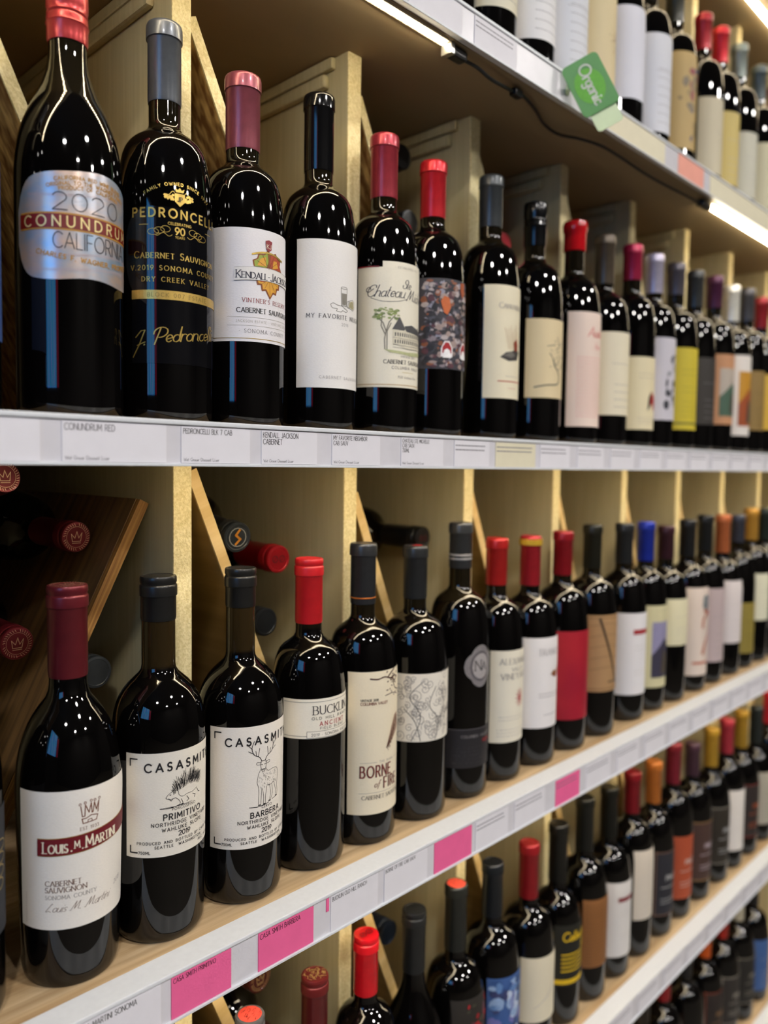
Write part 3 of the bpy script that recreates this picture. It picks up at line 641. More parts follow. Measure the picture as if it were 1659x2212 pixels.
def art_bird(k, hw, z0, z1, sc):
    k.text(GR, 'TRANCHE', 0, 147, 8, 'c', w=.1, sp=.2, contrast=.5, serif=True)
    k.fill(ink('8a5a34'), [(-4, 121), (2, 126), (10, 124), (13, 129), (15, 124), (11, 118), (3, 117)], 1); k.fill(ink('7a1c1c'), [(2, 118), (10, 121), (12, 118), (6, 115.5)], 1, 1)
    greek(k, -22, 24, (96, 92), GR, .8); greek(k, -14, 16, (68,), GR, .8)
def art_plain(cols=GR, title=None, tc=None, n=4):
    def f(k, hw, z0, z1, sc):
        h = z1-z0
        if title: k.text(tc or cols, title, sc, z1-h*.28, h*.07, 'c', w=.14, sp=.2, contrast=.4, serif=True)
        greek(k, sc-hw*.5, sc+hw*.5, [z0+h*(.1+.09*i) for i in range(n)], cols, .7)
        k.line(cols, [(sc-hw*.6, z0+h*.62), (sc+hw*.6, z0+h*.62)], .5)
    return f
def art_photo(pal, n=60, inner=None, seed=1, sz=1.):
    def f(k, hw, z0, z1, sc):
        r = random.Random(seed)
        a, b, c, d = inner or (sc-hw+.4, sc+hw-.4, z0+.5, z1-.5)
        for i in range(n):
            w_ = r.uniform(.08, .25)*(b-a)*sz; h_ = r.uniform(.05, .18)*(d-c)*sz; x = r.uniform(a, b-w_); z = r.uniform(c, d-h_)
            pts = [(x+w_*(.5+.5*math.cos(t+.3))*r.uniform(.8, 1), z+h_*(.5+.5*math.sin(t+.3))) for t in [j*PI/3 for j in range(6)]]
            k.fill(ink(pal[i % len(pal)]), pts, 1.5, i % 4)
    return f
def art_collage(k, hw, z0, z1, sc):
    art_photo(['4a4a55', '8a7f86', '2c2a30', 'a08c86', '6a5560', '37343c', '8a5238', '1f1f26', '8f8fa0', '2a2830', 'b4a8a8', '55303a'], 520, None, 5, .5)(k, hw, z0, z1, sc)
    for cx in (-14, 12):                                     # two red and white shoe toes
        k.fill(ink('f0e9ea'), [(cx-7, z0+13), (cx-7, z0+22), (cx-3, z0+30), (cx+3, z0+30), (cx+7, z0+22), (cx+7, z0+13)], .8, 5)
        k.fill(ink('a3131d'), [(cx-5.4, z0+17), (cx-5.4, z0+23), (cx-2, z0+28.4), (cx+2, z0+28.4), (cx+5.4, z0+23), (cx+5.4, z0+17)], .8, 6)
        k.fill(ink('f5f2f2'), [(cx-5, z0+12), (cx-3.4, z0+20), (cx, z0+22), (cx+3.4, z0+20), (cx+5, z0+12)], .8, 7)
    k.fill(ink('c4622c'), [(-22, 146), (-18, 152), (-12, 150), (-10, 140), (-14, 132), (-18, 134)], .8, 5)
    k.fill(ink('a8522a'), [(4, 160), (4, 168), (12, 169), (12, 156), (8, 152)], .8, 5)
def art_duck(k, hw, z0, z1, sc):
    k.text(GR, 'Canvasback', 0, 155, 6.5, 'c', w=.1, sp=.12, contrast=.5, serif=True)
    d = ink('3c3836'); k.fill(d, [(-20, 98), (-8, 94), (8, 96), (14, 106), (6, 110), (-2, 106), (-12, 104)], 1); k.fill(ink('8a3a24'), [(2, 106), (0, 116), (6, 121), (10, 114), (9, 107)], .8, 1)
    k.fill(ink('6c6862'), [(-16, 100), (-4, 98), (4, 101), (-4, 106)], 1, 1)
    for i in range(9): k.line(ink('b08a60'), [(-8+i*2.2, 108), (-14+i*3, 132+R_.uniform(-6, 6))], .5)
    k.line(ink('b3402c'), [(-22, 70), (24, 70)], 1.2); greek(k, -12, 14, (76,)); greek(k, -8, 8, (62,), ink('b3402c'))
def art_tree(k, hw, z0, z1, sc):
    g = ink('5c5a52')
    k.line(g, smooth_path([(-34, 70), (-18, 73), (0, 75), (4, 84), (0, 92), (-6, 98), (-8, 106)], 5), 1.8)
    for pts in ([(-6, 98), (2, 104), (6, 112)], [(0, 92), (10, 98), (16, 104)], [(-8, 106), (-14, 112)], [(-4, 118), (4, 124), (-2, 134)], [(4, 124), (12, 128)], [(-18, 122), (-6, 124)]): k.line(g, smooth_path(pts, 4), .9)
    for i in range(50):
        a = R_.uniform(-16, 16); z = 96+R_.uniform(0, 34); k.line(g, [(a, z), (a+R_.uniform(1, 3), z+R_.uniform(-1, 1))], .6)
def art_redtext(k, hw, z0, z1, sc):
    p = ink('d98a84'); k.text(ink('d2605c'), 'Austin', 0, 146, 13, 'c', w=.09, sp=.06, shear=.3, caps=False, contrast=.4); k.text(p, 'hope', 2, 130, 9, 'c', w=.09, sp=.06, shear=.3, caps=False)
    greek(k, -32, 32, [118-4.4*i for i in range(19)], p, .7)
def art_bar(colr='a02a30'):
    def f(k, hw, z0, z1, sc):
        h = z1-z0; k.rect(ink(colr), -22, 22, z0+h*.74, z0+h*.8, 0); greek(k, -18, 18, [z0+h*q for q in (.6, .55, .3, .25)], LG, .6)
    return f
def art_redfig(k, hw, z0, z1, sc):
    k.fill(ink('a32a24'), [(-6, z0+32), (0, z0+58), (10, z0+50), (16, z0+38), (8, z0+28), (0, z0+40)], 1); k.fill(BK, [(-10, z0+28), (-4, z0+34), (-2, z0+58), (-7, z0+50)], 1); greek(k, -26, 26, [z0+q for q in (18, 14, 10, 78, 84)])
def art_yellow(k, hw, z0, z1, sc):
    k.rect(ink('6a6a2a'), -hw, hw, z0+9, z0+12, 1); greek(k, -28, 28, [z0+q for q in (22, 30, 38, 46, 62, 70, 90, 98)], ink('a79a2c'), 1.2)
def art_scene(sky, land, frame=None):
    def f(k, hw, z0, z1, sc):
        a, b, c, d = -hw*.66, hw*.66, z0+(z1-z0)*.12, z0+(z1-z0)*.8
        k.rect(ink(sky), a, b, c, d, 0); k.fill(ink(land), [(a, c), (a, c+(d-c)*.4), (0, c+(d-c)*.7), (b, c+(d-c)*.5), (b, c)], 2, 1)
        k.fill(ink('4a4238'), [(-8, c+6), (-4, c+(d-c)*.5), (8, c+(d-c)*.4), (10, c+6)], 1.5, 2); greek(k, -20, 20, (z1-8,))
    return f
def art_fox(k, hw, z0, z1, sc):
    k.fill(ink('6b7478'), [(-12, z1-34), (-10, z1-16), (0, z1-12), (10, z1-18), (8, z1-34), (0, z1-42)], 1)
    k.line(ink('a34a22'), smooth_path([(-6, z1-40), (8, z1-46), (14, z1-60), (8, z1-84), (-2, z1-100), (-8, z1-116)], 6), 7); k.line(ink('a34a22'), smooth_path([(4, z1-44), (-8, z1-56), (-10, z1-70)], 5), 5)
    k.rect(ink('b5593c'), -30, 30, z0+20, z0+24, 0)
def art_slash(k, hw, z0, z1, sc):
    d = ink('1d1916'); k.line(d, [(-26, z1-6), (8, z0+12)], 3.6); k.line(d, [(-10, z0+14), (12, z0+14)], 2)
    for i in range(5): k.line(ink('8a6a48'), smooth_path([(-40, z1-16-i*16), (-10, z1-12-i*16), (20, z1-18-i*16), (42, z1-13-i*16)], 4), 1.2)
    for zz in (z0+4, z1-4): k.line(ink('6b4c30'), [(-hw, zz), (hw, zz)], 1)
def art_bigA(k, hw, z0, z1, sc):
    art_photo(['2f4f86', '5f83b8', '8fa9cf', '3a3f6a', '6f6fae', 'b9c6dc', '243a66'], 130, None, 9)(k, hw, z0, z1, sc); k.text(ink('e6e6ee'), 'A', 4, z0+14, 34, 'c', w=.13, contrast=.5, serif=True, layer=6)
def art_blackyel(k, hw, z0, z1, sc):
    y = ink('d8b21e'); k.rect(y, -hw, hw, z0+3, z0+10, 0); k.text(y, 'Collection', 0, z1-22, 12, 'c', w=.16, sp=.1, caps=False, shear=.15)
    greek(k, -28, 28, [z0+q for q in (22, 28, 34, 40, 46)], y, 2.2); k.fill(y, [(8, z0+50), (12, z0+62), (24, z0+60), (26, z0+50)], 1)
def art_curve(k, hw, z0, z1, sc): k.line(LG, smooth_path([(-26, z0+20), (-6, z0+34), (12, z0+56), (26, z0+78)], 8), 1.0); k.line(LG, smooth_path([(-20, z0+24), (4, z0+40), (20, z0+70)], 8), .6)
def art_lines(c):
    def f(k, hw, z0, z1, sc): greek(k, -hw*.9, hw*.9, [z0+4+i*5 for i in range(int((z1-z0-8)/5))], ink(c), 1.2)
    return f
def art_dark(c1, c2):
    def f(k, hw, z0, z1, sc):
        for zz in (z0+2, z1-2): k.line(ink(c1), [(-hw, zz), (hw, zz)], 1.4)
        k.line(ink(c1), [(-hw+2, z0), (-hw+2, z1)], 1.4); k.text(ink(c2), 'PINOT', 0, z0+(z1-z0)*.55, 8, 'c', w=.2, sp=.2); greek(k, -24, 24, [z0+(z1-z0)*q for q in (.2, .26, .44)], ink(c2), 1.4)
    return f

def emblem(k, c='e0b79a'):
    m = ink(c, .35, .6)
    k.line(m, [(9.6*math.cos(t), 9.6*math.sin(t)) for t in [j*PI/16 for j in range(33)]], .35)
    for j in range(34):
        t = j*2*PI/34
        if j % 9 == 8: continue
        k.line(m, [(10.6*math.cos(t), 10.6*math.sin(t)), (12.6*math.cos(t+.07), 12.6*math.sin(t+.07))], .55)
    k.line(m, [(-5, 3), (-4, -4), (4, -4), (5.4, 3.6), (2.2, -1), (.4, 5), (-1.6, -1), (-5, 3)], .7); k.line(m, [(-4, -5.6), (4, -5.6)], .7)
def cap_brown(k): emblem(k, 'e3c78c')
def cap_gold(k):
    m = ink('d9bd7a', .35, .6); r = random.Random(4)
    for i in range(60):
        a = r.uniform(0, 6.28); q = 11*math.sqrt(r.random()); k.line(m, [(q*math.cos(a), q*math.sin(a)), (q*math.cos(a)+r.uniform(-3, 3), q*math.sin(a)+r.uniform(-3, 3))], .55)
def cap_red(k):
    k.fill(ink('d84a3c', .5), [(11.4*math.cos(t), 11.4*math.sin(t)) for t in [j*PI/12 for j in range(24)]], 1.5)
    r = random.Random(4)
    for i in range(40):
        a = r.uniform(0, 6.28); q = 10*math.sqrt(r.random()); k.line(BK, [(q*math.cos(a), q*math.sin(a)), (q*math.cos(a)+1.4, q*math.sin(a)+.6)], .5, 0, 0)
def cap_dot(k): k.fill(ink('a82028', .5), [(3+7*math.cos(t), 5*math.sin(t)) for t in [j*PI/12 for j in range(24)]], 1.5)
def cap_marks(k):
    for x in (-4.5, 4.5):
        k.line(ink('571018'), [(x+3.4*math.cos(t), 3.4*math.sin(t)) for t in [j*PI/8 for j in range(17)]], .9); k.line(ink('571018'), [(x-2, -2), (x+2, 2)], .7)

# ------------------------------------------------------------------ the room
def structure(name, me, m): return tag(link(name, me, m), kind='structure')
WALLM = mat('painted_wall', '35322f', rough=.85, amt=.05, scale=4); FLOORM = mat('vinyl_floor', '575148', rough=.5, amt=.1, scale=7)
CEILM = mat('ceiling_tiles', '6b6a66', rough=.9, amt=.05, scale=12)
X0, X1, Y0, Y1, ZT = -4.2, 4.6, -3.4, 1.12, 3.0
structure('floor', box(X0, X1, Y0, Y1, -.1, 0), FLOORM); structure('ceiling', box(X0, X1, Y0, Y1, ZT, ZT+.1), CEILM)
structure('wall_back', box(X0, X1, Y1, Y1+.1, 0, ZT), WALLM); structure('wall_front', box(X0, X1, Y0-.1, Y0, 0, ZT), WALLM)
structure('wall_left', box(X0-.1, X0, Y0-.1, Y1+.1, 0, ZT), WALLM); structure('wall_right', box(X1, X1+.1, Y0-.1, Y1+.1, 0, ZT), WALLM)
# the lit sign at the end of the aisle that the bottles mirror
sg = empty('backlit_sign', (-1.5, -.32, EYE), 'backlit blue display left of the rack, mirrored as blue streaks in the bottles', 'sign')
bm_ = mat('backlit_blue_film', '2f7fe0', rough=.4, emit=4.5)
nt = bm_.node_tree; pb = nt.nodes['Principled BSDF']
cr = [n for n in nt.nodes if n.type == 'VALTORGB'][0]; nzn = [n for n in nt.nodes if n.type == 'TEX_NOISE'][0]; mpn = [n for n in nt.nodes if n.type == 'MAPPING'][0]
nzn.inputs['Scale'].default_value = 2.2; mpn.inputs['Scale'].default_value = (1, 9, 1.0)
cr.color_ramp.elements[0].color = (*rgb('1f6fe0'), 1); cr.color_ramp.elements[1].color = (*rgb('8f8fe8'), 1)
e_ = cr.color_ramp.elements.new(.5); e_.color = (*rgb('35a8d8'), 1)
nt.links.new(cr.outputs[0], pb.inputs['Emission Color'])
link('blue_panel', box(-.01, .01, -.36, .42, .09, .86, .02), bm_, sg)
link('crimson_panel', box(-.01, .01, -.60, -.42, .09, .80, .01), mat('backlit_crimson_film', '9c1640', emit=2.2), sg)
link('casing', box(-.06, -.012, -.63, .45, .05, .90, .01), BLACK_PLASTIC, sg)
link('post', box(-.05, -.015, -.03, .03, -EYE, .03), BLACK_PLASTIC, sg)
# ceiling lamps
LAMP = mat('lamp_glow', 'fffaf4', emit=CEIL_POWER)
lp0 = None
LPOS = [(-.9, -1.2), (.9, -1.2), (2.7, -1.2), (0, -2.5), (1.8, -2.5)]
for i, (x, y) in enumerate(LPOS):
    r = empty('ceiling_lamp', (x, y, ZT), 'round ceiling spotlight above the aisle, mirrored as a white dot in the bottles', 'lamp', 'ceiling spotlights above the aisle')
    if lp0 is None:
        lp0 = (link('housing', lathe([(.14, -.06), (.14, -.001)], 32), mat('lamp_housing', 'd8d8d8', rough=.4), r, smooth=False), link('bulb', lathe([(.001, -.066), (.115, -.066), (.12, -.0605)], 32), LAMP, r))
    else:
        for o in lp0:
            c = o.copy(); COL.objects.link(c); c.parent = r

# ------------------------------------------------------------------ shelves
XL, XR = -.45, 2.9
YB = 1.0
SH = {'T': (.897, .860), 'A': (.4652, .4284), 'B': (.0312, -.0032), 'C': (-.3916, -.4320), 'D': (-.795, -.834), 'E': (-1.165, -1.205)}
SHLAB = {'T': 'wooden shelf board above the top row, only its brown underside in view', 'A': 'wooden shelf with a pale price rail carrying the green Organic sign',
 'B': 'wooden shelf at eye level with a straight white price rail across the picture', 'C': 'pale wood shelf with a white edge strip and pink price tags',
 'D': 'pale wood shelf with white edge strip, second from the bottom, cutting the lower right corner', 'E': 'lowest wooden shelf, just showing in the bottom right corner'}
for kx, (zt, zb) in SH.items():
    r = empty('shelf', (0, 0, EYE), SHLAB[kx], 'shelf', 'shelves of the wine rack')
    link('board', box(XL, XR, .546, YB, zb+.0105 if kx != 'x' else zb, zt-.0006, .0006), BOARD_TOP, r)
    up = .0 if kx in 'AT' else .009
    link('underside_panel', box(XL, XR, .527, YB, zb+up, zb+.0100), PLY_UNDER, r)
    link('edge_strip', box(XL, XR, .5196, .5455, zt-.0036, zt, .0009), WHITE_STRIP, r)
    link('price_channel', box(XL, XR, .5212, .5262, zb+.002, zt-.0042, .0003), HOLDER, r)
    link('channel_lip', box(XL, XR, .5190, .5262, zb, zb+.0022, .0005), WHITE_STRIP, r)
bp = tag(link('back_panel', box(XL-.02, XR+.02, YB+.001, YB+.013, .03, 2.45), PLY_UNDER), 'tall brown plywood back panel closing the wine rack', 'panel')
for sx in (XL-.02, XR+.001):
    tag(link('side_panel', box(sx, sx+.019, .545, YB, .0, 2.45), PLY_PANEL), 'plywood end panel on the '+('left' if sx < 0 else 'right')+' end of the wine rack', 'panel')
tag(link('plinth', box(XL, XR, .58, YB, 0, EYE-1.205), PLY_UNDER), 'plain wooden plinth under the lowest shelf', 'plinth')

# divider panels, sloping boards
order = ['T', 'A', 'B', 'C', 'D', 'E']
rown = {'A': 'top row', 'B': 'upper middle row', 'C': 'middle row', 'D': 'lower row', 'E': 'bottom row'}
ORD = ['first', 'second', 'third', 'fourth', 'fifth', 'sixth', 'seventh', 'eighth', 'ninth', 'tenth', 'eleventh', 'twelfth']
def slanted(x, z, dx, dz, t, y0, y1, mface, medge, name_, lab, grp, fr=0):
    L = math.hypot(dx, dz); r = empty('sloping_board', (x, 0, EYE+z), lab, 'board', grp); ang = math.atan2(dz, dx)
    r.rotation_euler = (0, -ang, 0)
    link('board_face', box(0, L, y0+.002, y1, -t, 0), mface, r); link('front_edge', box(0, L, y0, y0+.002, -t, 0, .0003), medge, r)
for ri, row in enumerate(['A', 'B', 'C', 'D', 'E']):
    zlo = SH[row][0]; zhi = SH[order[ri]][1]
    for k in range(-1, 11):
        xr = .3899+.2061*k
        if xr > XR-.05: continue
        p = empty('divider_panel', (xr, 0, EYE), 'upright plywood divider of the '+rown[row]+', '+ORD[k+1]+' from the left end of the rack', 'divider', 'divider panels of the '+rown[row])
        link('panel_face', box(-.018, 0, .6225, YB, zlo, zhi), PLY_PANEL, p)
        link('front_edge', box(-.0182, .0002, .6205, .6224, zlo+.0004, zhi-.0004, .0004), EDGE, p)
        if row == 'B' and 0 <= k <= 5:
            link('cleat', box(-.0245, -.0181, .640, YB, zhi-.013, zhi-.001, .002), PLY_PANEL, p); link('lower_cleat', box(-.0265, -.0181, .650, YB, zhi-.030, zhi-.016, .003), PLY_PANEL, p)
        drop = {'B': .033, 'C': 0.002 if k == 0 else .027}.get(row, .02)
        if row == 'C' and k == -1: continue
        thick = .011 if row == 'B' else .0115
        z0_ = zhi-drop; sl = -2.05 if row == 'B' else -2.3
        dz = -(z0_-zlo)+.004
        L_ = dz/sl
        if L_ > .186: L_ = .186; dz = L_*sl
        osb = row == 'B'
        slanted(xr+.0008+thick*.93, z0_, L_-thick*.95, dz+thick*.4, thick, .630, YB-.002, OSB if osb else PLY_FACE, EDGE if osb else PLY_EDGE, '', ('coarse strand' if osb else 'thin plywood')+' board sloping down right from divider '+ORD[k+1]+' of the '+rown[row], 'sloping boards of the '+rown[row])
r = empty('sloping_board', (.3608, 0, EYE-.034), 'dark stained board sloping down left, holding the red-capped lying bottles', 'board'); r.rotation_euler = (0, -math.atan2(-.352, -.174), 0)
link('board_face', box(0, .385, .667, YB-.002, 0, .011), DARK_BOARD, r); link('front_edge', box(0, .385, .660, .6668, .0005, .0105, .0004), mat('layered_plywood_edge', '7a5224', col2='a87c40', rough=.6, scale=14, stretch=(1, 30, 30)), r)

# ------------------------------------------------------------------ shelf lights
DIODE = mat('led_diode', 'ffedca', emit=LED_POWER*5.5); DIFF = mat('led_diffuser', 'ffedca', emit=LED_POWER)
def led(x0, x1, z, lab, dots, y=.536):
    r = empty('led_strip', (x0, y, EYE+z), lab, 'light strip', 'light strips under the shelves')
    link('tape', box(0, x1-x0, -.006, .006, -.0018, 0), mat('led_tape', 'e8d8b8', rough=.5), r)
    if dots:
        me = box(-.0020, .0020, -.0022, .0022, -.0034, -.0019); me.materials.append(DIODE); n = int((x1-x0)/.0103)
        for i in range(n):
            d = bpy.data.objects.new('diode', me); COL.objects.link(d); d.parent = r; d.location = (x1-x0-.003-i*.0103, 0, 0)
    else:
        link('diffuser', box(0, x1-x0, -.005, .005, -.0062, -.0019, .001), DIFF, r)
led(-.2, .632, .4283, 'strip of bright warm light dots under the shelf with the Organic sign', True)
led(1.300, 2.8, .4283, 'bright light strip under the far right end of the Organic sign shelf', False)
led(.290, 2.8, .0055, 'hidden light strip under the shelf at eye level', False)
led(-.35, 2.8, -.4231, 'hidden light strip under the shelf with the pink tags', False)
led(-.35, 2.8, -.8251, 'hidden light strip under the second lowest shelf', False)
led(-.2, 2.8, .8599, 'bright light strip in the top right corner under the highest shelf', False, .570)
cb = empty('power_cable', (0, 0, EYE), 'black cable with plugs joining two light strips under the shelf', 'cable')
link('plug', box(.634, .662, .530, .542, .4168, .4272, .003), BLACK_PLASTIC, cb); link('metal_tip', box(.6335, .640, .529, .543, .4160, .4278, .001), mat('tin', 'b8b8b0', metal=.9, rough=.3), cb)
pts = [(.660, .536, .421), (.681, .533, .4195), (.706, .533, .416), (.740, .536, .419), (.759, .538, .421), (.771, .536, .421), (.809, .545, .421), (.850, .560, .422), (.884, .561, .420), (.911, .546, .418), (.952, .538, .419), (1.006, .539, .420), (1.082, .542, .420), (1.145, .541, .420), (1.202, .538, .420), (1.262, .537, .421)]
link('cable', tube(smooth_path(pts, 5), .0019), BLACK_PLASTIC, cb, smooth=True)
link('knot', box(.752, .768, .533, .543, .4165, .4255, .003), BLACK_PLASTIC, cb)
link('plug', box(1.262, 1.298, .531, .543, .4168, .4272, .003), BLACK_PLASTIC, cb)

# ------------------------------------------------------------------ green Organic sign clipped to the shelf edge
og = empty('shelf_sign', (.842, .492, EYE+.4440), 'tilted rounded green Organic sign clipped to the shelf price rail', 'sign')
og.rotation_euler = (0, 0, math.radians(-52))
def rrect(a, b, r, n=6):
    out = []
    for cx, cz, t0 in ((a-r, b-r, 0), (-a+r, b-r, 90), (-a+r, -b+r, 180), (a-r, -b+r, 270)):
        out += [(cx+r*math.cos(math.radians(t0+90*i/n)), cz+r*math.sin(math.radians(t0+90*i/n))) for i in range(n+1)]
    return out
def plate(poly, y0, y1):
    n = len(poly); vs = [(x, y0, z) for x, z in poly]+[(x, y1, z) for x, z in poly]
    return mesh(vs, [tuple(range(n)), tuple(range(2*n-1, n-1, -1))]+[(i, i+n, (i+1) % n+n, (i+1) % n) for i in range(n)])
TA = math.radians(-62)
def rot2(p, a=TA, ox=0, oz=0): return (p[0]*math.cos(a)-p[1]*math.sin(a)+ox, p[0]*math.sin(a)+p[1]*math.cos(a)+oz)
link('sign_card', plate([rot2(q) for q in rrect(.0320, .0225, .006)], -.0006, .0006), mat('green_card', '3b8f34', rough=.4, amt=.03), og)
k = Ink(); k.fill(ink('62b52e'), [(1+21*math.cos(t), -1+17*math.sin(t)) for t in [j*PI/20 for j in range(40)]], 1.5, 0)
k.text(ink('f2f5ee'), 'Organic', 0, -5.0, 13.5, 'c', w=.15, sp=.07, caps=False, layer=1)
def og_map(a, b, l):
    q = rot2((a/1000, b/1000)); return (q[0], -.0008-.0002*l, q[1])
k.build(og_map, 'sign_print', og)
link('clip', plate([rot2(q, TA, .010, -.017) for q in rrect(.0330, .0160, .004)], .0016, .0026), mat('pale_green_plastic', 'cfe3b4', rough=.35, amt=.04), og)
link('clip_stem', box(-.0275, -.0225, .0016, .0240, -.004, .002, .001), MATS['pale_green_plastic'], og)

# ------------------------------------------------------------------ price tags in the rails
def price_tag(row, x0, x1, lines, m, desc, group=None, drop=.0, h=3.2, foot=None, im=INK, lines_only=False, height=None):
    zt, zb = SH[row]; z1 = zt-.0048-drop; z0 = zb+.0026 if height is None else z1-height
    o = tag(link('price_tag', box(x0, x1, .5204, .52115, z0, z1), m), desc, 'price tag', group or 'price tags in the rail of the '+{'A': 'Organic sign shelf', 'B': 'eye-level shelf', 'C': 'pink tag shelf', 'D': 'lower shelf'}[row])
    o.location = (0, 0, EYE)
    k = Ink(); z = z1*1000-h*1.6
    for t in lines:
        k.text(im, t, x0*1000+1.6, z, h*1.22, w=.10, sp=.14, wx=.72, caps=False); z -= h*1.6
    if foot: k.text(GREY_INK, foot, x0*1000+2, z0*1000+1.4, 2.4, w=.1, sp=.14, wx=.9, caps=False)
    if lines_only:
        for q in range(2): greek(k, x0*1000+2, x1*1000-8, (z-q*4.5,), GREY_INK, 1.1)
    k.build(lambda a, b, l: (a/1000, .52030-.00004*l, b/1000), 'tag_print', o)
FOOT = 'Wet Grocer Discount Liquor'
G['W'] = G['W']
def lc(s): return s
price_tag('B', .155, .214, ['PASO'], PAPER, 'white price tag at the left end of the eye-level rail', h=3.4)
price_tag('B', .2285, .306, ['CONUNDRUM RED'], PAPER, 'wide white price tag under the holographic foil label bottle', h=3.6, foot=FOOT, im=GREY_INK)
price_tag('B', .3185, .381, ['PEDRONCELLI BLK 7 CAB'], PAPER, 'white price tag ending in BLK 7 CAB, under the gold crest bottle', h=3.1, foot=FOOT)
price_tag('B', .3925, .452, ['KENDALL JACKSON', 'CABERNET'], PAPER, 'two-line white price tag under the autumn leaf label bottle', h=3.4, foot=FOOT)
price_tag('B', .4695, .530, ['MY FAVORITE NEIGHBOR', 'CAB SAUV'], PAPER, 'white price tag under the drinking glasses label bottle', h=3.0, foot=FOOT)
price_tag('B', .5590, .622, ['CHATEAU STE MICHELLE', 'CAB SAUV.', '750ML'], PAPER, 'three-line white price tag under the house and tree label bottle', h=2.9, foot=FOOT)
price_tag('B', .640, .700, [], PAPER, 'white price tag under the shoe toe collage bottle', lines_only=True)
price_tag('B', .712, .790, [], CREAMTAG, 'cream price tag in the eye-level rail under the duck label bottle', lines_only=True)
x = .80
for i in range(11):
    price_tag('B', x, x+.066, [], PAPER, 'small blurred white price tag far along the eye-level rail', 'blurred tags far along the eye-level rail', lines_only=True); x += .085
price_tag('C', .226, .300, ['LOUIS M. MARTINI SONOMA', 'CAB SAUV'], PAPER, 'white price tag ending in SONOMA in the lower left corner', h=3.4)
price_tag('C', .3090, .3640, ['CASA SMITH PRIMITIVO'], PINK, 'pink price tag ending in PRIMITIVO', h=3.0)
price_tag('C', .3915, .4525, ['CASA SMITH BARBERA'], PINK, 'pink price tag ending in BARBERA', h=3.5)
price_tag('C', .4680, .4712, [], PINK, 'thin pink paper sliver right of the BARBERA tag', height=.012)
price_tag('C', .4735, .535, ['BUCKLIN OLD HILL RANCH'], PAPER, 'white price tag just right of the thin pink sliver', h=3.0)
price_tag('C', .5440, .608, ['BORNE OF FIRE CAB SAUV'], PAPER, 'white price tag ending in CAB SAUV, left of the blank pink tag', h=2.9)
price_tag('C', .6195, .6830, [], PINK, 'blank pink price tag below the white vine-scroll bottle')
price_tag('C', .6900, .752, [], PAPER, 'white price tag just right of the blank pink tag', lines_only=True)
price_tag('C', .765, .830, [], PAPER, 'second white price tag right of the blank pink tag', lines_only=True)
price_tag('C', .8550, .9130, [], PINK, 'blurred pink price tag farther right, below the red label bottle', lines_only=True)
x = .93
for i in range(10):
    price_tag('C', x, x+.066, [], PAPER, 'small blurred white price tag far along the pink tag rail', 'blurred tags far along the pink tag rail', lines_only=True); x += .085
for i in range(8):
    price_tag('D', 1.02+i*.088, 1.088+i*.088, [], PAPER, 'small blurred white price tag in the lower right rail', 'blurred tags in the lower right rail', lines_only=True)
price_tag('A', .56, .640, ['SONOMA COUNTY', '750ML'], PAPER, 'white price tag above the left light strip', h=3)
price_tag('A', .66, .735, [], PAPER, 'white price tag left of the green Organic sign', lines_only=True)
price_tag('A', .93, 1.10, [], CREAMTAG, 'long cream tag right of the green Organic sign')
price_tag('A', 1.145, 1.235, [], SALMON, 'salmon pink tag in the upper rail right of the Organic sign')
price_tag('A', 1.26, 1.55, [], CREAMTAG, 'long cream tag at the right end of the upper rail')

# ------------------------------------------------------------------ bottles, row by row
def B_(x, h, r, cl, cap, label, desc, **k): return bottle('B', x, h, r, cl, cap, label, desc, **k)
RED_METAL = foil('b53a3c', .3, .5)
B_(.176, .312, .038, .06, '22222a', (52, 50, 172, '3b5590'), 'bottle with plain blue label cut by the left picture edge', near=True)
# conundrum: shaped holographic foil label
HOLO = mat('holographic_foil', '8fb4d4', col2='e2c4b0', rough=.3, metal=.55, scale=34, stretch=(1, 1, 1.6), bump=.1, detail=6)
r, prof = B_(.2664, .318, .0378, .044, 'b5453f', None, 'tall sloping bottle with shimmering holographic foil label and ribbed red screw cap', style='screw', kind='slope', zn=.268, near=True, rn=.0133, capmat=RED_METAL)
def cend(s): t = max(0, min(1, (abs(s)-42)/15)); return 1-math.sqrt(1-t*t)
def ctop(s): return 159+15*max(0, math.cos(s/62*PI/2))**.8+1.0*math.sin(s/9)-23*cend(s)
def cbot(s): return 99-3.0*math.cos(s/57*PI)+3*math.cos(s/11.5)+26*cend(s)
lo = link('label', patch(prof, -56.5, 56.5, 0, 0, top=ctop, bot=cbot), HOLO, r, smooth=True)
k = Ink(); art_conundrum(k, 55, 100, 172, 0); k.build(lambda a, b, l: wrap(prof, a, b, .0006+.00012*l), 'label_print', lo)
B_(.3462, .3201, .0383, .0628, '53575e', (47, 46, 166, mat('black_satin_label', '0d0d10', rough=.07, amt=.1)), 'black label bottle with gold lettering, gold crest and grey capsule', art=art_pedroncelli, near=True, zn=.242, rn=.0126)
B_(.4232, .3061, .0373, .0641, '8a4450', (51, 72.5, 167.5, 'e8e4e6'), 'bottle with white label, autumn leaf and dusky rose capsule', art=art_kj, near=True, zn=.236, rn=.0144)
B_(.5117, .319, .0376, .0711, '1b1b1d', (47, 40.5, 176.5, 'eae6e2'), 'bottle with tall white label of two drinking glasses and glossy black capsule', art=art_neighbor, near=True, zn=.240, capmat=foil('101012', .12, .2))
r, prof = B_(.6016, .3092, .0376, .0646, '9c2f3c', (57, 48, 167.6, 'e9e2cf'), 'bottle with cream label, house and tree drawing, and crimson capsule', art=art_chateau, near=True, zn=.236)
link('label_tab', patch(prof, -30, 57, 166, 173.4, off=.0003), paper('e9e2cf'), r, smooth=True)
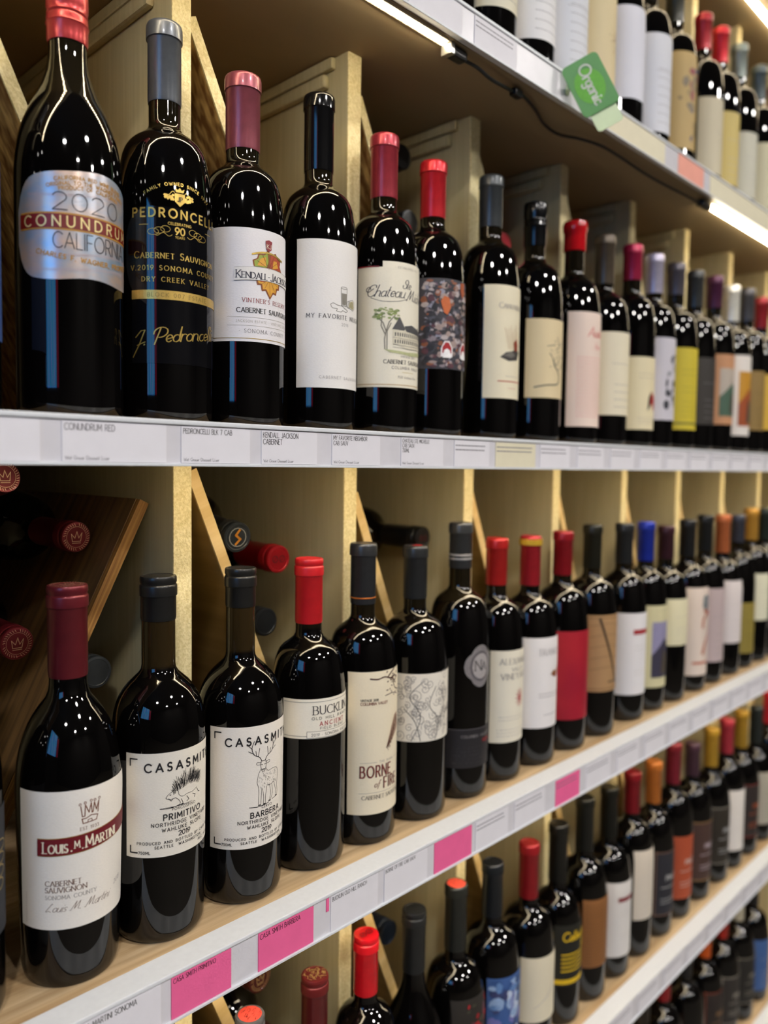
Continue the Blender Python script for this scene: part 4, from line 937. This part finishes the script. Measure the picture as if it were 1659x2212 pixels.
B_(.6799, .3041, .0372, .0616, 'c41f2a', (46, 74, 170.5, '3c3a42'), 'bottle with dark photo collage label, two red shoe toes and bright red capsule', art=art_collage, near=True)
B_(.7866, .3167, .037, .0608, '3d4144', (40, 50, 182, 'e6dcc0'), 'bottle with cream duck picture label and grey capsule', art=art_duck)
B_(.8828, .3088, .0378, .0554, '15161a', (46, 57, 156, 'dcc9a0'), 'bottle with beige bonsai tree label and black screw cap', art=art_tree, style='screw', capmat=foil('0f1012', .2, .3))
B_(.9802, .3072, .0378, .0404, 'c2141c', (45, 25, 179, 'e8d2c4'), 'bottle with tall pink-white script label and dripping red wax top', art=art_redtext, style='wax', capmat=foil('c8151e', .15, 0))
B_(1.0641, .3062, .0378, .0704, '54493c', (43, 45, 163, 'e2d8bd'), 'bottle with cream label and taupe capsule, right of the red wax top bottle', art=art_plain())
B_(1.1498, .3104, .0372, .054, 'a41e44', (43, 28, 137, 'e0d3ae'), 'bottle with low cream label bearing a small red figure and magenta capsule', art=art_redfig)
B_(1.2235, .3104, .0362, .062, 'b9b2c6', (36, 46, 175, 'c9c4cc'), 'bottle with grey and black label and pale lilac capsule', art=art_photo(['3a3a40', '55555c', '8c8c92'], 16, (-22, 30, 55, 150), 2))
B_(1.3046, .3116, .0378, .0528, '57525a', (46, 34, 168, 'c9b52f'), 'bottle with bright yellow label and dark grey capsule', art=art_yellow)
B_(1.3812, .3131, .0375, .0627, '3b3d3e', (40, 46, 160, '2f2a26'), 'bottle with black capsule hidden behind the yellow label bottle', art=art_plain())
B_(1.4663, .3189, .0375, .0574, '4c2340', (46, 50, 175, 'c08a62'), 'bottle with orange framed landscape label and purple capsule', art=art_scene('b5a99c', '47604f'))
B_(1.5484, .3161, .0378, .0675, 'e9e9e2', (41, 33, 182, 'ddd6cf'), 'bottle with white capsule and white label with a golden picture', art=art_scene('c08a28', '9a4a24'))
B_(1.6266, .323, .0375, .062, '4a4a50', (40, 46, 160, '8a6f3a'), 'bottle with grey capsule between the white and red capsules far right', art=art_plain(BK))
B_(1.704, .318, .0375, .0621, '97262e', (42, 50, 160, 'd6ad3e'), 'bottle with golden yellow label and red capsule, last on the eye-level shelf in view', art=art_plain(BK))

def C_(x, h, r, cl, cap, label, desc, **k): return bottle('C', x, h, r, cl, cap, label, desc, **k)
def art_orn(k, hw, z0, z1, sc):
    g = ink('b39c66', .4, .4)
    for i in range(4):
        k.line(g, [(30+6*math.cos(t)*(1+.2*i), 96+9*i+4*math.sin(t)) for t in [j*PI/9 for j in range(19)]], .9)
C_(.172, .300, .0385, .06, '202022', (52, 60, 150, '2c2d33'), 'bottle with dark grey label and gold scroll cut by the left picture edge', near=True, art=art_orn)
C_(.2618, .2973, .0388, .0701, '6c1f28', (56, 46.5, 151, 'e9e3da'), 'bottle with white label crossed by a dark red band, small crown above, dark red capsule', style='step', kind='round', zn=.2225, taper=.0030, near=True, art=art_martini, top=emblem, rn=.0138)
C_(.339, .2974, .0383, .037, '242424', (47, 74, 159.5, 'e6dfd2'), 'bottle with ink-drawn porcupine label and short black capsule', style='step', kind='broad', zn=.2235, near=True, art=art_porcupine, glass=GLASS_BROWN, taper=.0012, rn=.0138)
C_(.4221, .297, .0390, .0352, '242424', (52, 52, 161.5, 'e9e2d8'), 'bottle with ink-drawn deer label and short black capsule', style='step', kind='broad', zn=.2205, near=True, art=art_deer, glass=GLASS_BROWN, taper=.0012, rn=.0130)
C_(.5035, .2994, .0370, .0635, 'b51620', (51, 131, 169, 'ebe4d4'), 'bottle with narrow cream band label and bright red capsule', style='step', near=True, art=art_bucklin, zn=.229, capmat=foil('b5141e', .42, .1))
C_(.578, .3097, .0372, .0635, '303236', (43, 33.5, 181.5, 'e6dac0'), 'bottle with tall cream branch and feather label, charcoal capsule with copper ring', near=True, art=art_borne, ring=[(.006, .0012, 'c0702c')], zn=.236)
C_(.66, .3017, .0384, .0589, '2b2d30', (57, 90, 165, 'e4ddd0'), 'bottle with short white vine-scroll label and charcoal capsule', near=True, art=art_scribble, top=cap_dot)
C_(.7406, .3243, .0370, .0541, '35373a', None, 'tall all-black bottle with grey medallion and silver-ringed black capsule', art=art_medallion, ring=[(.010, .0022, 'a8a8ac'), (.0145, .0022, 'a8a8ac')])
C_(.8140, .3015, .0362, .059, 'ac2020', (39, 50, 165, 'e2dbc9'), 'bottle with cream label, red star mark and orange-red capsule, left of the yellow-ringed capsule', art=art_vine)
C_(.89, .3, .0380, .0655, 'a3202c', (47, 51, 170, 'e4e0e0'), 'bottle with white bird label and red capsule with a yellow ring at the top', art=art_bird, ring=[(.0535, .008, 'd0ab3a')])
C_(.9707, .3021, .0380, .0612, '8c1420', (45, 44, 167, mat('red_label', '98102a', col2='b01f2a', rough=.5, scale=14)), 'bottle with plain deep red label and red capsule', art=None)
C_(1.0525, .3076, .0382, .0637, '1d1d16', (44, 67, 179, 'a8835a'), 'bottle with tan wood-look label crossed by a black slash', art=art_slash)
C_(1.1514, .3053, .0368, .0624, '25272a', (49, 42, 169, 'dddadc'), 'bottle with white label and small red title bar, black capsule', art=art_bar())
C_(1.2250, .3045, .0365, .0635, '1c2f9a', (40, 39, 172, 'c9c29a'), 'bottle with royal blue capsule and dusky landscape label', art=art_scene('8d88a8', '3a3648'))
C_(1.3006, .2948, .0380, .0559, '371c26', (42, 96, 174, 'd9d2b0'), 'bottle with short cream label and dark maroon capsule', art=art_plain(LG))
C_(1.3881, .3016, .0380, .0652, '1f2023', (43, 29, 184, 'd8c8bc'), 'bottle with pale label picturing a long orange animal, black capsule', art=art_fox)
C_(1.4650, .3066, .0375, .0665, '1d1f22', (40, 40, 175, 'b5a4a4'), 'bottle with dusty mauve label and black capsule', art=art_plain())
C_(1.5493, .3041, .0380, .0723, 'b5663f', (47, 62, 181, 'd5cccb'), 'bottle with copper orange capsule and plain pale label', art=art_plain(LG))
C_(1.6250, .3015, .0365, .0541, '3b3f4c', (40, 30, 130, '8a7a34'), 'bottle with slate capsule and low olive label behind the copper capsule bottle', art=art_plain(BK))
C_(1.700, .3123, .0375, .0646, 'b88a3a', (42, 86, 181, 'd9d6bd'), 'bottle with gold capsule and pale green-white label', art=art_plain(LG))
C_(1.7760, .31, .0375, .0668, '26302c', (42, 60, 170, '2e2a2c'), 'bottle with greenish black capsule at the right picture edge of the middle shelf', art=art_plain())

def D_(x, h, r, cl, cap, label, desc, **k): return bottle('D', x, h, r, cl, cap, label, desc, **k)
D_(.4341, .2715, .0375, .0508, '6a6a6c', None, 'bottle with a coral red disc on its silver-rimmed cap, lowest left', near=True, top=cap_red, style='step')
D_(.5154, .2732, .0375, .085, '6b2224', None, 'bottle with dark red capsule and gold engraved top', near=True, top=cap_gold, style='step')
D_(.5890, .2845, .0360, .0645, 'bf1420', None, 'bottle with glossy bright red capsule beside the dark red gold-topped one', near=True, top=cap_marks, style='step', capmat=foil('c41420', .25, .1))
D_(.6677, .2806, .0378, .0723, '26282a', None, 'bottle with slender matt black capsule and no label in view', near=True, style='step', kind='slope')
D_(.7450, .2814, .0378, .0811, '2a2c2a', (36, 40, 155, '26221f'), 'bottle with black capsule and dark label with a red figure', art=art_photo(['8e1a22', '3a3a2e', '55303a', 'a3202a'], 26, (-30, 30, 90, 150), 4), top=cap_red)
D_(.8207, .282, .0378, .07, '1c2026', (40, 30, 148, '3a5a94'), 'bottle with blue patterned label and large white letter A', art=art_bigA)
D_(.9050, .2789, .0375, .0753, '931c24', (45, 46, 136, 'd9d0b8'), 'bottle with plain ivory label and dark red capsule on the lower shelf', art=art_curve)
D_(.9800, .2818, .036, .0835, '1a1a18', (38, 60, 148, '17160f'), 'bottle with black and yellow label on the lower shelf', art=art_blackyel)
D_(1.0535, .2982, .0370, .0791, '191a18', (38, 54, 157, '8a5a30'), 'bottle with brown lined label on the lower shelf', art=art_lines('6b431f'))
D_(1.1290, .2926, .0372, .0792, '161714', (40, 36, 154, 'd5d1ce'), 'bottle with white label and dark red mark on the lower shelf', art=art_bar('7c2a30'))
D_(1.2050, .2967, .0372, .0674, '7a1420', (34, 64, 178, 'cdc3b5'), 'bottle with red capsule and pale label right of the red mark bottle', art=art_plain(LG))
D_(1.2838, .2932, .0375, .0709, 'b0682c', (36, 38, 150, '24242c'), 'bottle with orange capsule and dark framed label', art=art_dark('7a5a48', 'a8a8a8'))
D_(1.3610, .3062, .0375, .0723, '7a2030', (40, 38, 150, 'a84a2c'), 'bottle with deep red capsule behind the orange capsule', art=art_dark('c05a3a', 'c9b0a8'))
D_(1.445, .2859, .0378, .0607, '47303e', (44, 38, 150, '45302a'), 'bottle with plum capsule and wide brown label with pale lettering', art=art_dark('9a7a4a', 'b8a8b0'))
D_(1.533, .2927, .0378, .0737, 'b08a30', (42, 38, 150, '2a241c'), 'bottle with flat gold capsule and dark label with gold lines', art=art_dark('8f8a80', 'a8a8a8'))
D_(1.6100, .2936, .0375, .0681, 'a83444', (36, 38, 160, 'ded8d2'), 'bottle with rose red capsule and narrow white label', art=art_plain(LG))
D_(1.6900, .293, .0380, .076, 'a8842e', (42, 38, 150, '2a2220'), 'bottle with tall gold capsule and black label with red lines', art=art_dark('8a2a20', 'b0522a'))
D_(1.7777, .2837, .0375, .079, '2a3030', (40, 38, 150, 'a8a294'), 'bottle with green-black capsule at the right edge of the lower shelf', art=art_plain(GRN))
D_(1.858, .300, .0375, .07, 'c4243a', None, 'bottle with bright pinkish red capsule at the very right edge of the lower shelf')

def A1_(x, cl, cap, label, desc, h=.308, **k): return bottle('A', x, h, .0365, cl, cap, label, desc, **k)
A1_(.612, .06, '2a2a2c', (44, 62, 170, 'e0dcd4'), 'bottle mostly out of frame at the top, leftmost on the top shelf', art=art_plain())
A1_(.691, .06, '2a2a2c', (44, 66, 170, 'e6e2da'), 'black-bottomed bottle second from left on the top shelf', art=art_plain())
A1_(.768, .06, '3a2a2c', (46, 55, 170, 'e0d8bf'), 'bottle with cream label whose lower edge shows at the top picture edge', art=art_plain())
A1_(.850, .06, '2a2a2c', (47, 51, 170, 'e6e4e4'), 'bottle with white label of fine grey print, top shelf left of the Organic sign', art=art_plain(GR, None, None, 7))
A1_(.927, .06, '2a2a2c', (44, 42, 170, 'd9dadf'), 'bottle with cool white label right behind the green Organic sign', art=art_plain(GR, None, None, 7))
A1_(1.001, .06, '2a2a2c', (44, 50, 178, 'd8c69a'), 'bottle with tan label and brown seal, top shelf', art=art_photo(['8a6a4a', 'a88a64'], 12, (-8, 14, 95, 125), 7))
A1_(1.086, .06, '2a2a2c', (45, 60, 188, 'd8d8e2'), 'bottle with clean lilac-white label, top shelf', art=art_photo(['a8a4a8', '8c8890'], 5, (4, 20, 130, 150), 8))
A1_(1.174, .06, '2e2624', (43, 40, 184, 'd5d6dd'), 'bottle with bluish white printed label, top shelf', art=art_plain(GR, None, None, 7))
A1_(1.266, .06, '2a2a20', (44, 42, 192, 'b89c64'), 'bottle with tan picture label with red and blue base, top shelf', art=art_photo(['8a7448', '9c8452', '7a6a50', '8a3030', '3c4066'], 24, (-34, 34, 50, 180), 10))
A1_(1.376, .060, '9a1c26', (46, 33, 158, 'c9bfa4'), 'top shelf bottle with dark red capsule and beige label with grey seal', h=.3076, art=art_photo(['8c867a', '9c958a'], 6, (-12, 10, 85, 110), 11))
A1_(1.450, .062, 'c01c28', (44, 33, 158, 'cdb76c'), 'top shelf bottle with bright red capsule and golden label', h=.3144, art=art_plain(LG))
A1_(1.538, .061, '7d8680', (44, 33, 150, 'c9c6b4'), 'top shelf bottle with grey-green capsule and pale label', h=.3188, art=art_plain(LG))
A1_(1.640, .064, '4a5456', (44, 33, 160, 'cfc8a8'), 'top shelf bottle with slate capsule at the right picture edge', h=.3166, art=art_plain(LG))
A1_(1.730, .064, '7a2228', (44, 33, 160, 'cfc8a8'), 'top shelf bottle farthest right, past the slate capsule one', h=.31, art=art_plain(LG))

def E_(x, cl, cap, label, desc, h=.268, **k): return bottle('E', x, h, .0375, cl, cap, label, desc, **k)
E_(1.270, .062, '26221f', None, 'bottle with dark capsule at the left end of the bottom shelf')
E_(1.352, .062, '8a2228', (40, 40, 140, '7a3a22'), 'bottle with dark red capsule and rust label on the bottom shelf', art=art_dark('a86a3a', 'c0a080'))
E_(1.446, .062, '222326', None, 'bottle with black capsule on the bottom shelf, left of the orange capsule')
E_(1.536, .064, 'c0541c', (40, 40, 150, '241d1c'), 'bottle with orange capsule on the bottom shelf', art=art_dark('8a3a22', '8a6a4a'))
E_(1.624, .062, '9c2820', (42, 40, 140, '2c2826'), 'bottle with brick red capsule on the bottom shelf', art=art_dark('9a948a', '9a948a'))
E_(1.712, .062, 'b5b2a2', (42, 40, 140, '1f1d1b'), 'bottle with pale grey capsule on the bottom shelf', art=art_dark('8a8478', '8a8478'))
E_(1.800, .062, '1c1c1e', (42, 27, 140, '3a5a90'), 'bottle with blue label at the right edge of the bottom shelf', art=art_plain(LG))

# ------------------------------------------------------------------ bottles lying in the bins, mouths to the front
def lying(mouth, tail, cl, cap, desc, top=None, r=.0370, h=.285, rn=.0138, style='step', grp='lying bottles in the bins'):
    m, t = Vector(mouth), Vector(tail); d = (m-t).normalized()
    base = m-d*h
    q = d.to_track_quat('Z', 'Y').to_euler()
    bottle('X', 0, h, r, cl, cap, None, desc, loc=(base.x, base.y, base.z+EYE), rot=q, group=grp, near=True, top=top, style=style, rn=rn)
ROWZ['X'] = 0
lying((.322, .705, -.0700), (.300, .98, -.062), .065, '7c2630', 'lying bottle with red engraved cap above the dark sloping board, middle one', emblem, rn=.0130)
lying((.268, .705, -.1605), (.258, 1.0, -.150), .065, '7c2630', 'lying bottle with red engraved cap, lowest, at the left picture edge', emblem, rn=.0135)
lying((.257, .698, -.0140), (.2225, .97, -.068), .065, '7c2630', 'lying bottle with red engraved cap half hidden under the eye-level rail', emblem, rn=.0130)
lying((.333, .690, -.195), (.334, .98, -.208), .05, '3d4042', 'lying bottle with dull grey cap just right of the standing dark red capsule', None)
lying((.524, .664, -.1020), (.532, .96, -.098), .065, 'a51822', 'lying bottle with red capsule in the second bin of the middle row', cap_marks)
def cap_orange(k): k.line(ink('c9842c', .4, .4), [(-2, -7), (3, -2), (-2, 2), (2, 7)], 2.2); k.line(ink('8a8a84'), [(9*math.cos(t), 9*math.sin(t)) for t in [j*PI/8 for j in range(17)]], .8)
lying((.4485, .632, -.0720), (.478, .93, -.047), .055, '303436', 'lying bottle with black cap and orange mark, left of the lying red capsule', cap_orange)
lying((.506, .662, -.1670), (.512, .96, -.178), .055, '1f2123', 'lying bottle with plain black cap below the lying red capsule', None)
lying((.757, .664, -.0930), (.726, .96, -.088), .06, '1f2022', 'lying black-capped bottle in the third bin of the middle row', cap_marks)
lying((.709, .664, .3690), (.700, .96, .368), .06, '17181a', 'lying black-capped bottle high in the third bin of the upper middle row', None)
lying((.730, .670, .2980), (.722, .96, .290), .06, '17181a', 'lying black-capped bottle lower in the third bin of the upper middle row', None)
lying((.925, .668, .3120), (.925, .96, .312), .06, '9c1c28', 'lying red-capped bottle in the fourth bin of the upper middle row', None)
lying((.499, .660, -.5535), (.486, .95, -.553), .065, '5a2422', 'lying bottle with brown capsule and gilt end, under the pink tags', cap_brown)
lying((.517, .632, -.6350), (.507, .93, -.640), .065, '5e2020', 'lower lying bottle with dark red capsule under the pink tags', cap_brown)
lying((.700, .660, -.5890), (.690, .95, -.585), .065, '232c3c', 'lying bottle with navy capsule behind the slender black capsule bottle', None)
lying((1.345, .66, -.590), (1.345, .95, -.59), .065, '8a2c38', 'lying bottle with rose red cap far right in the lower row', None)
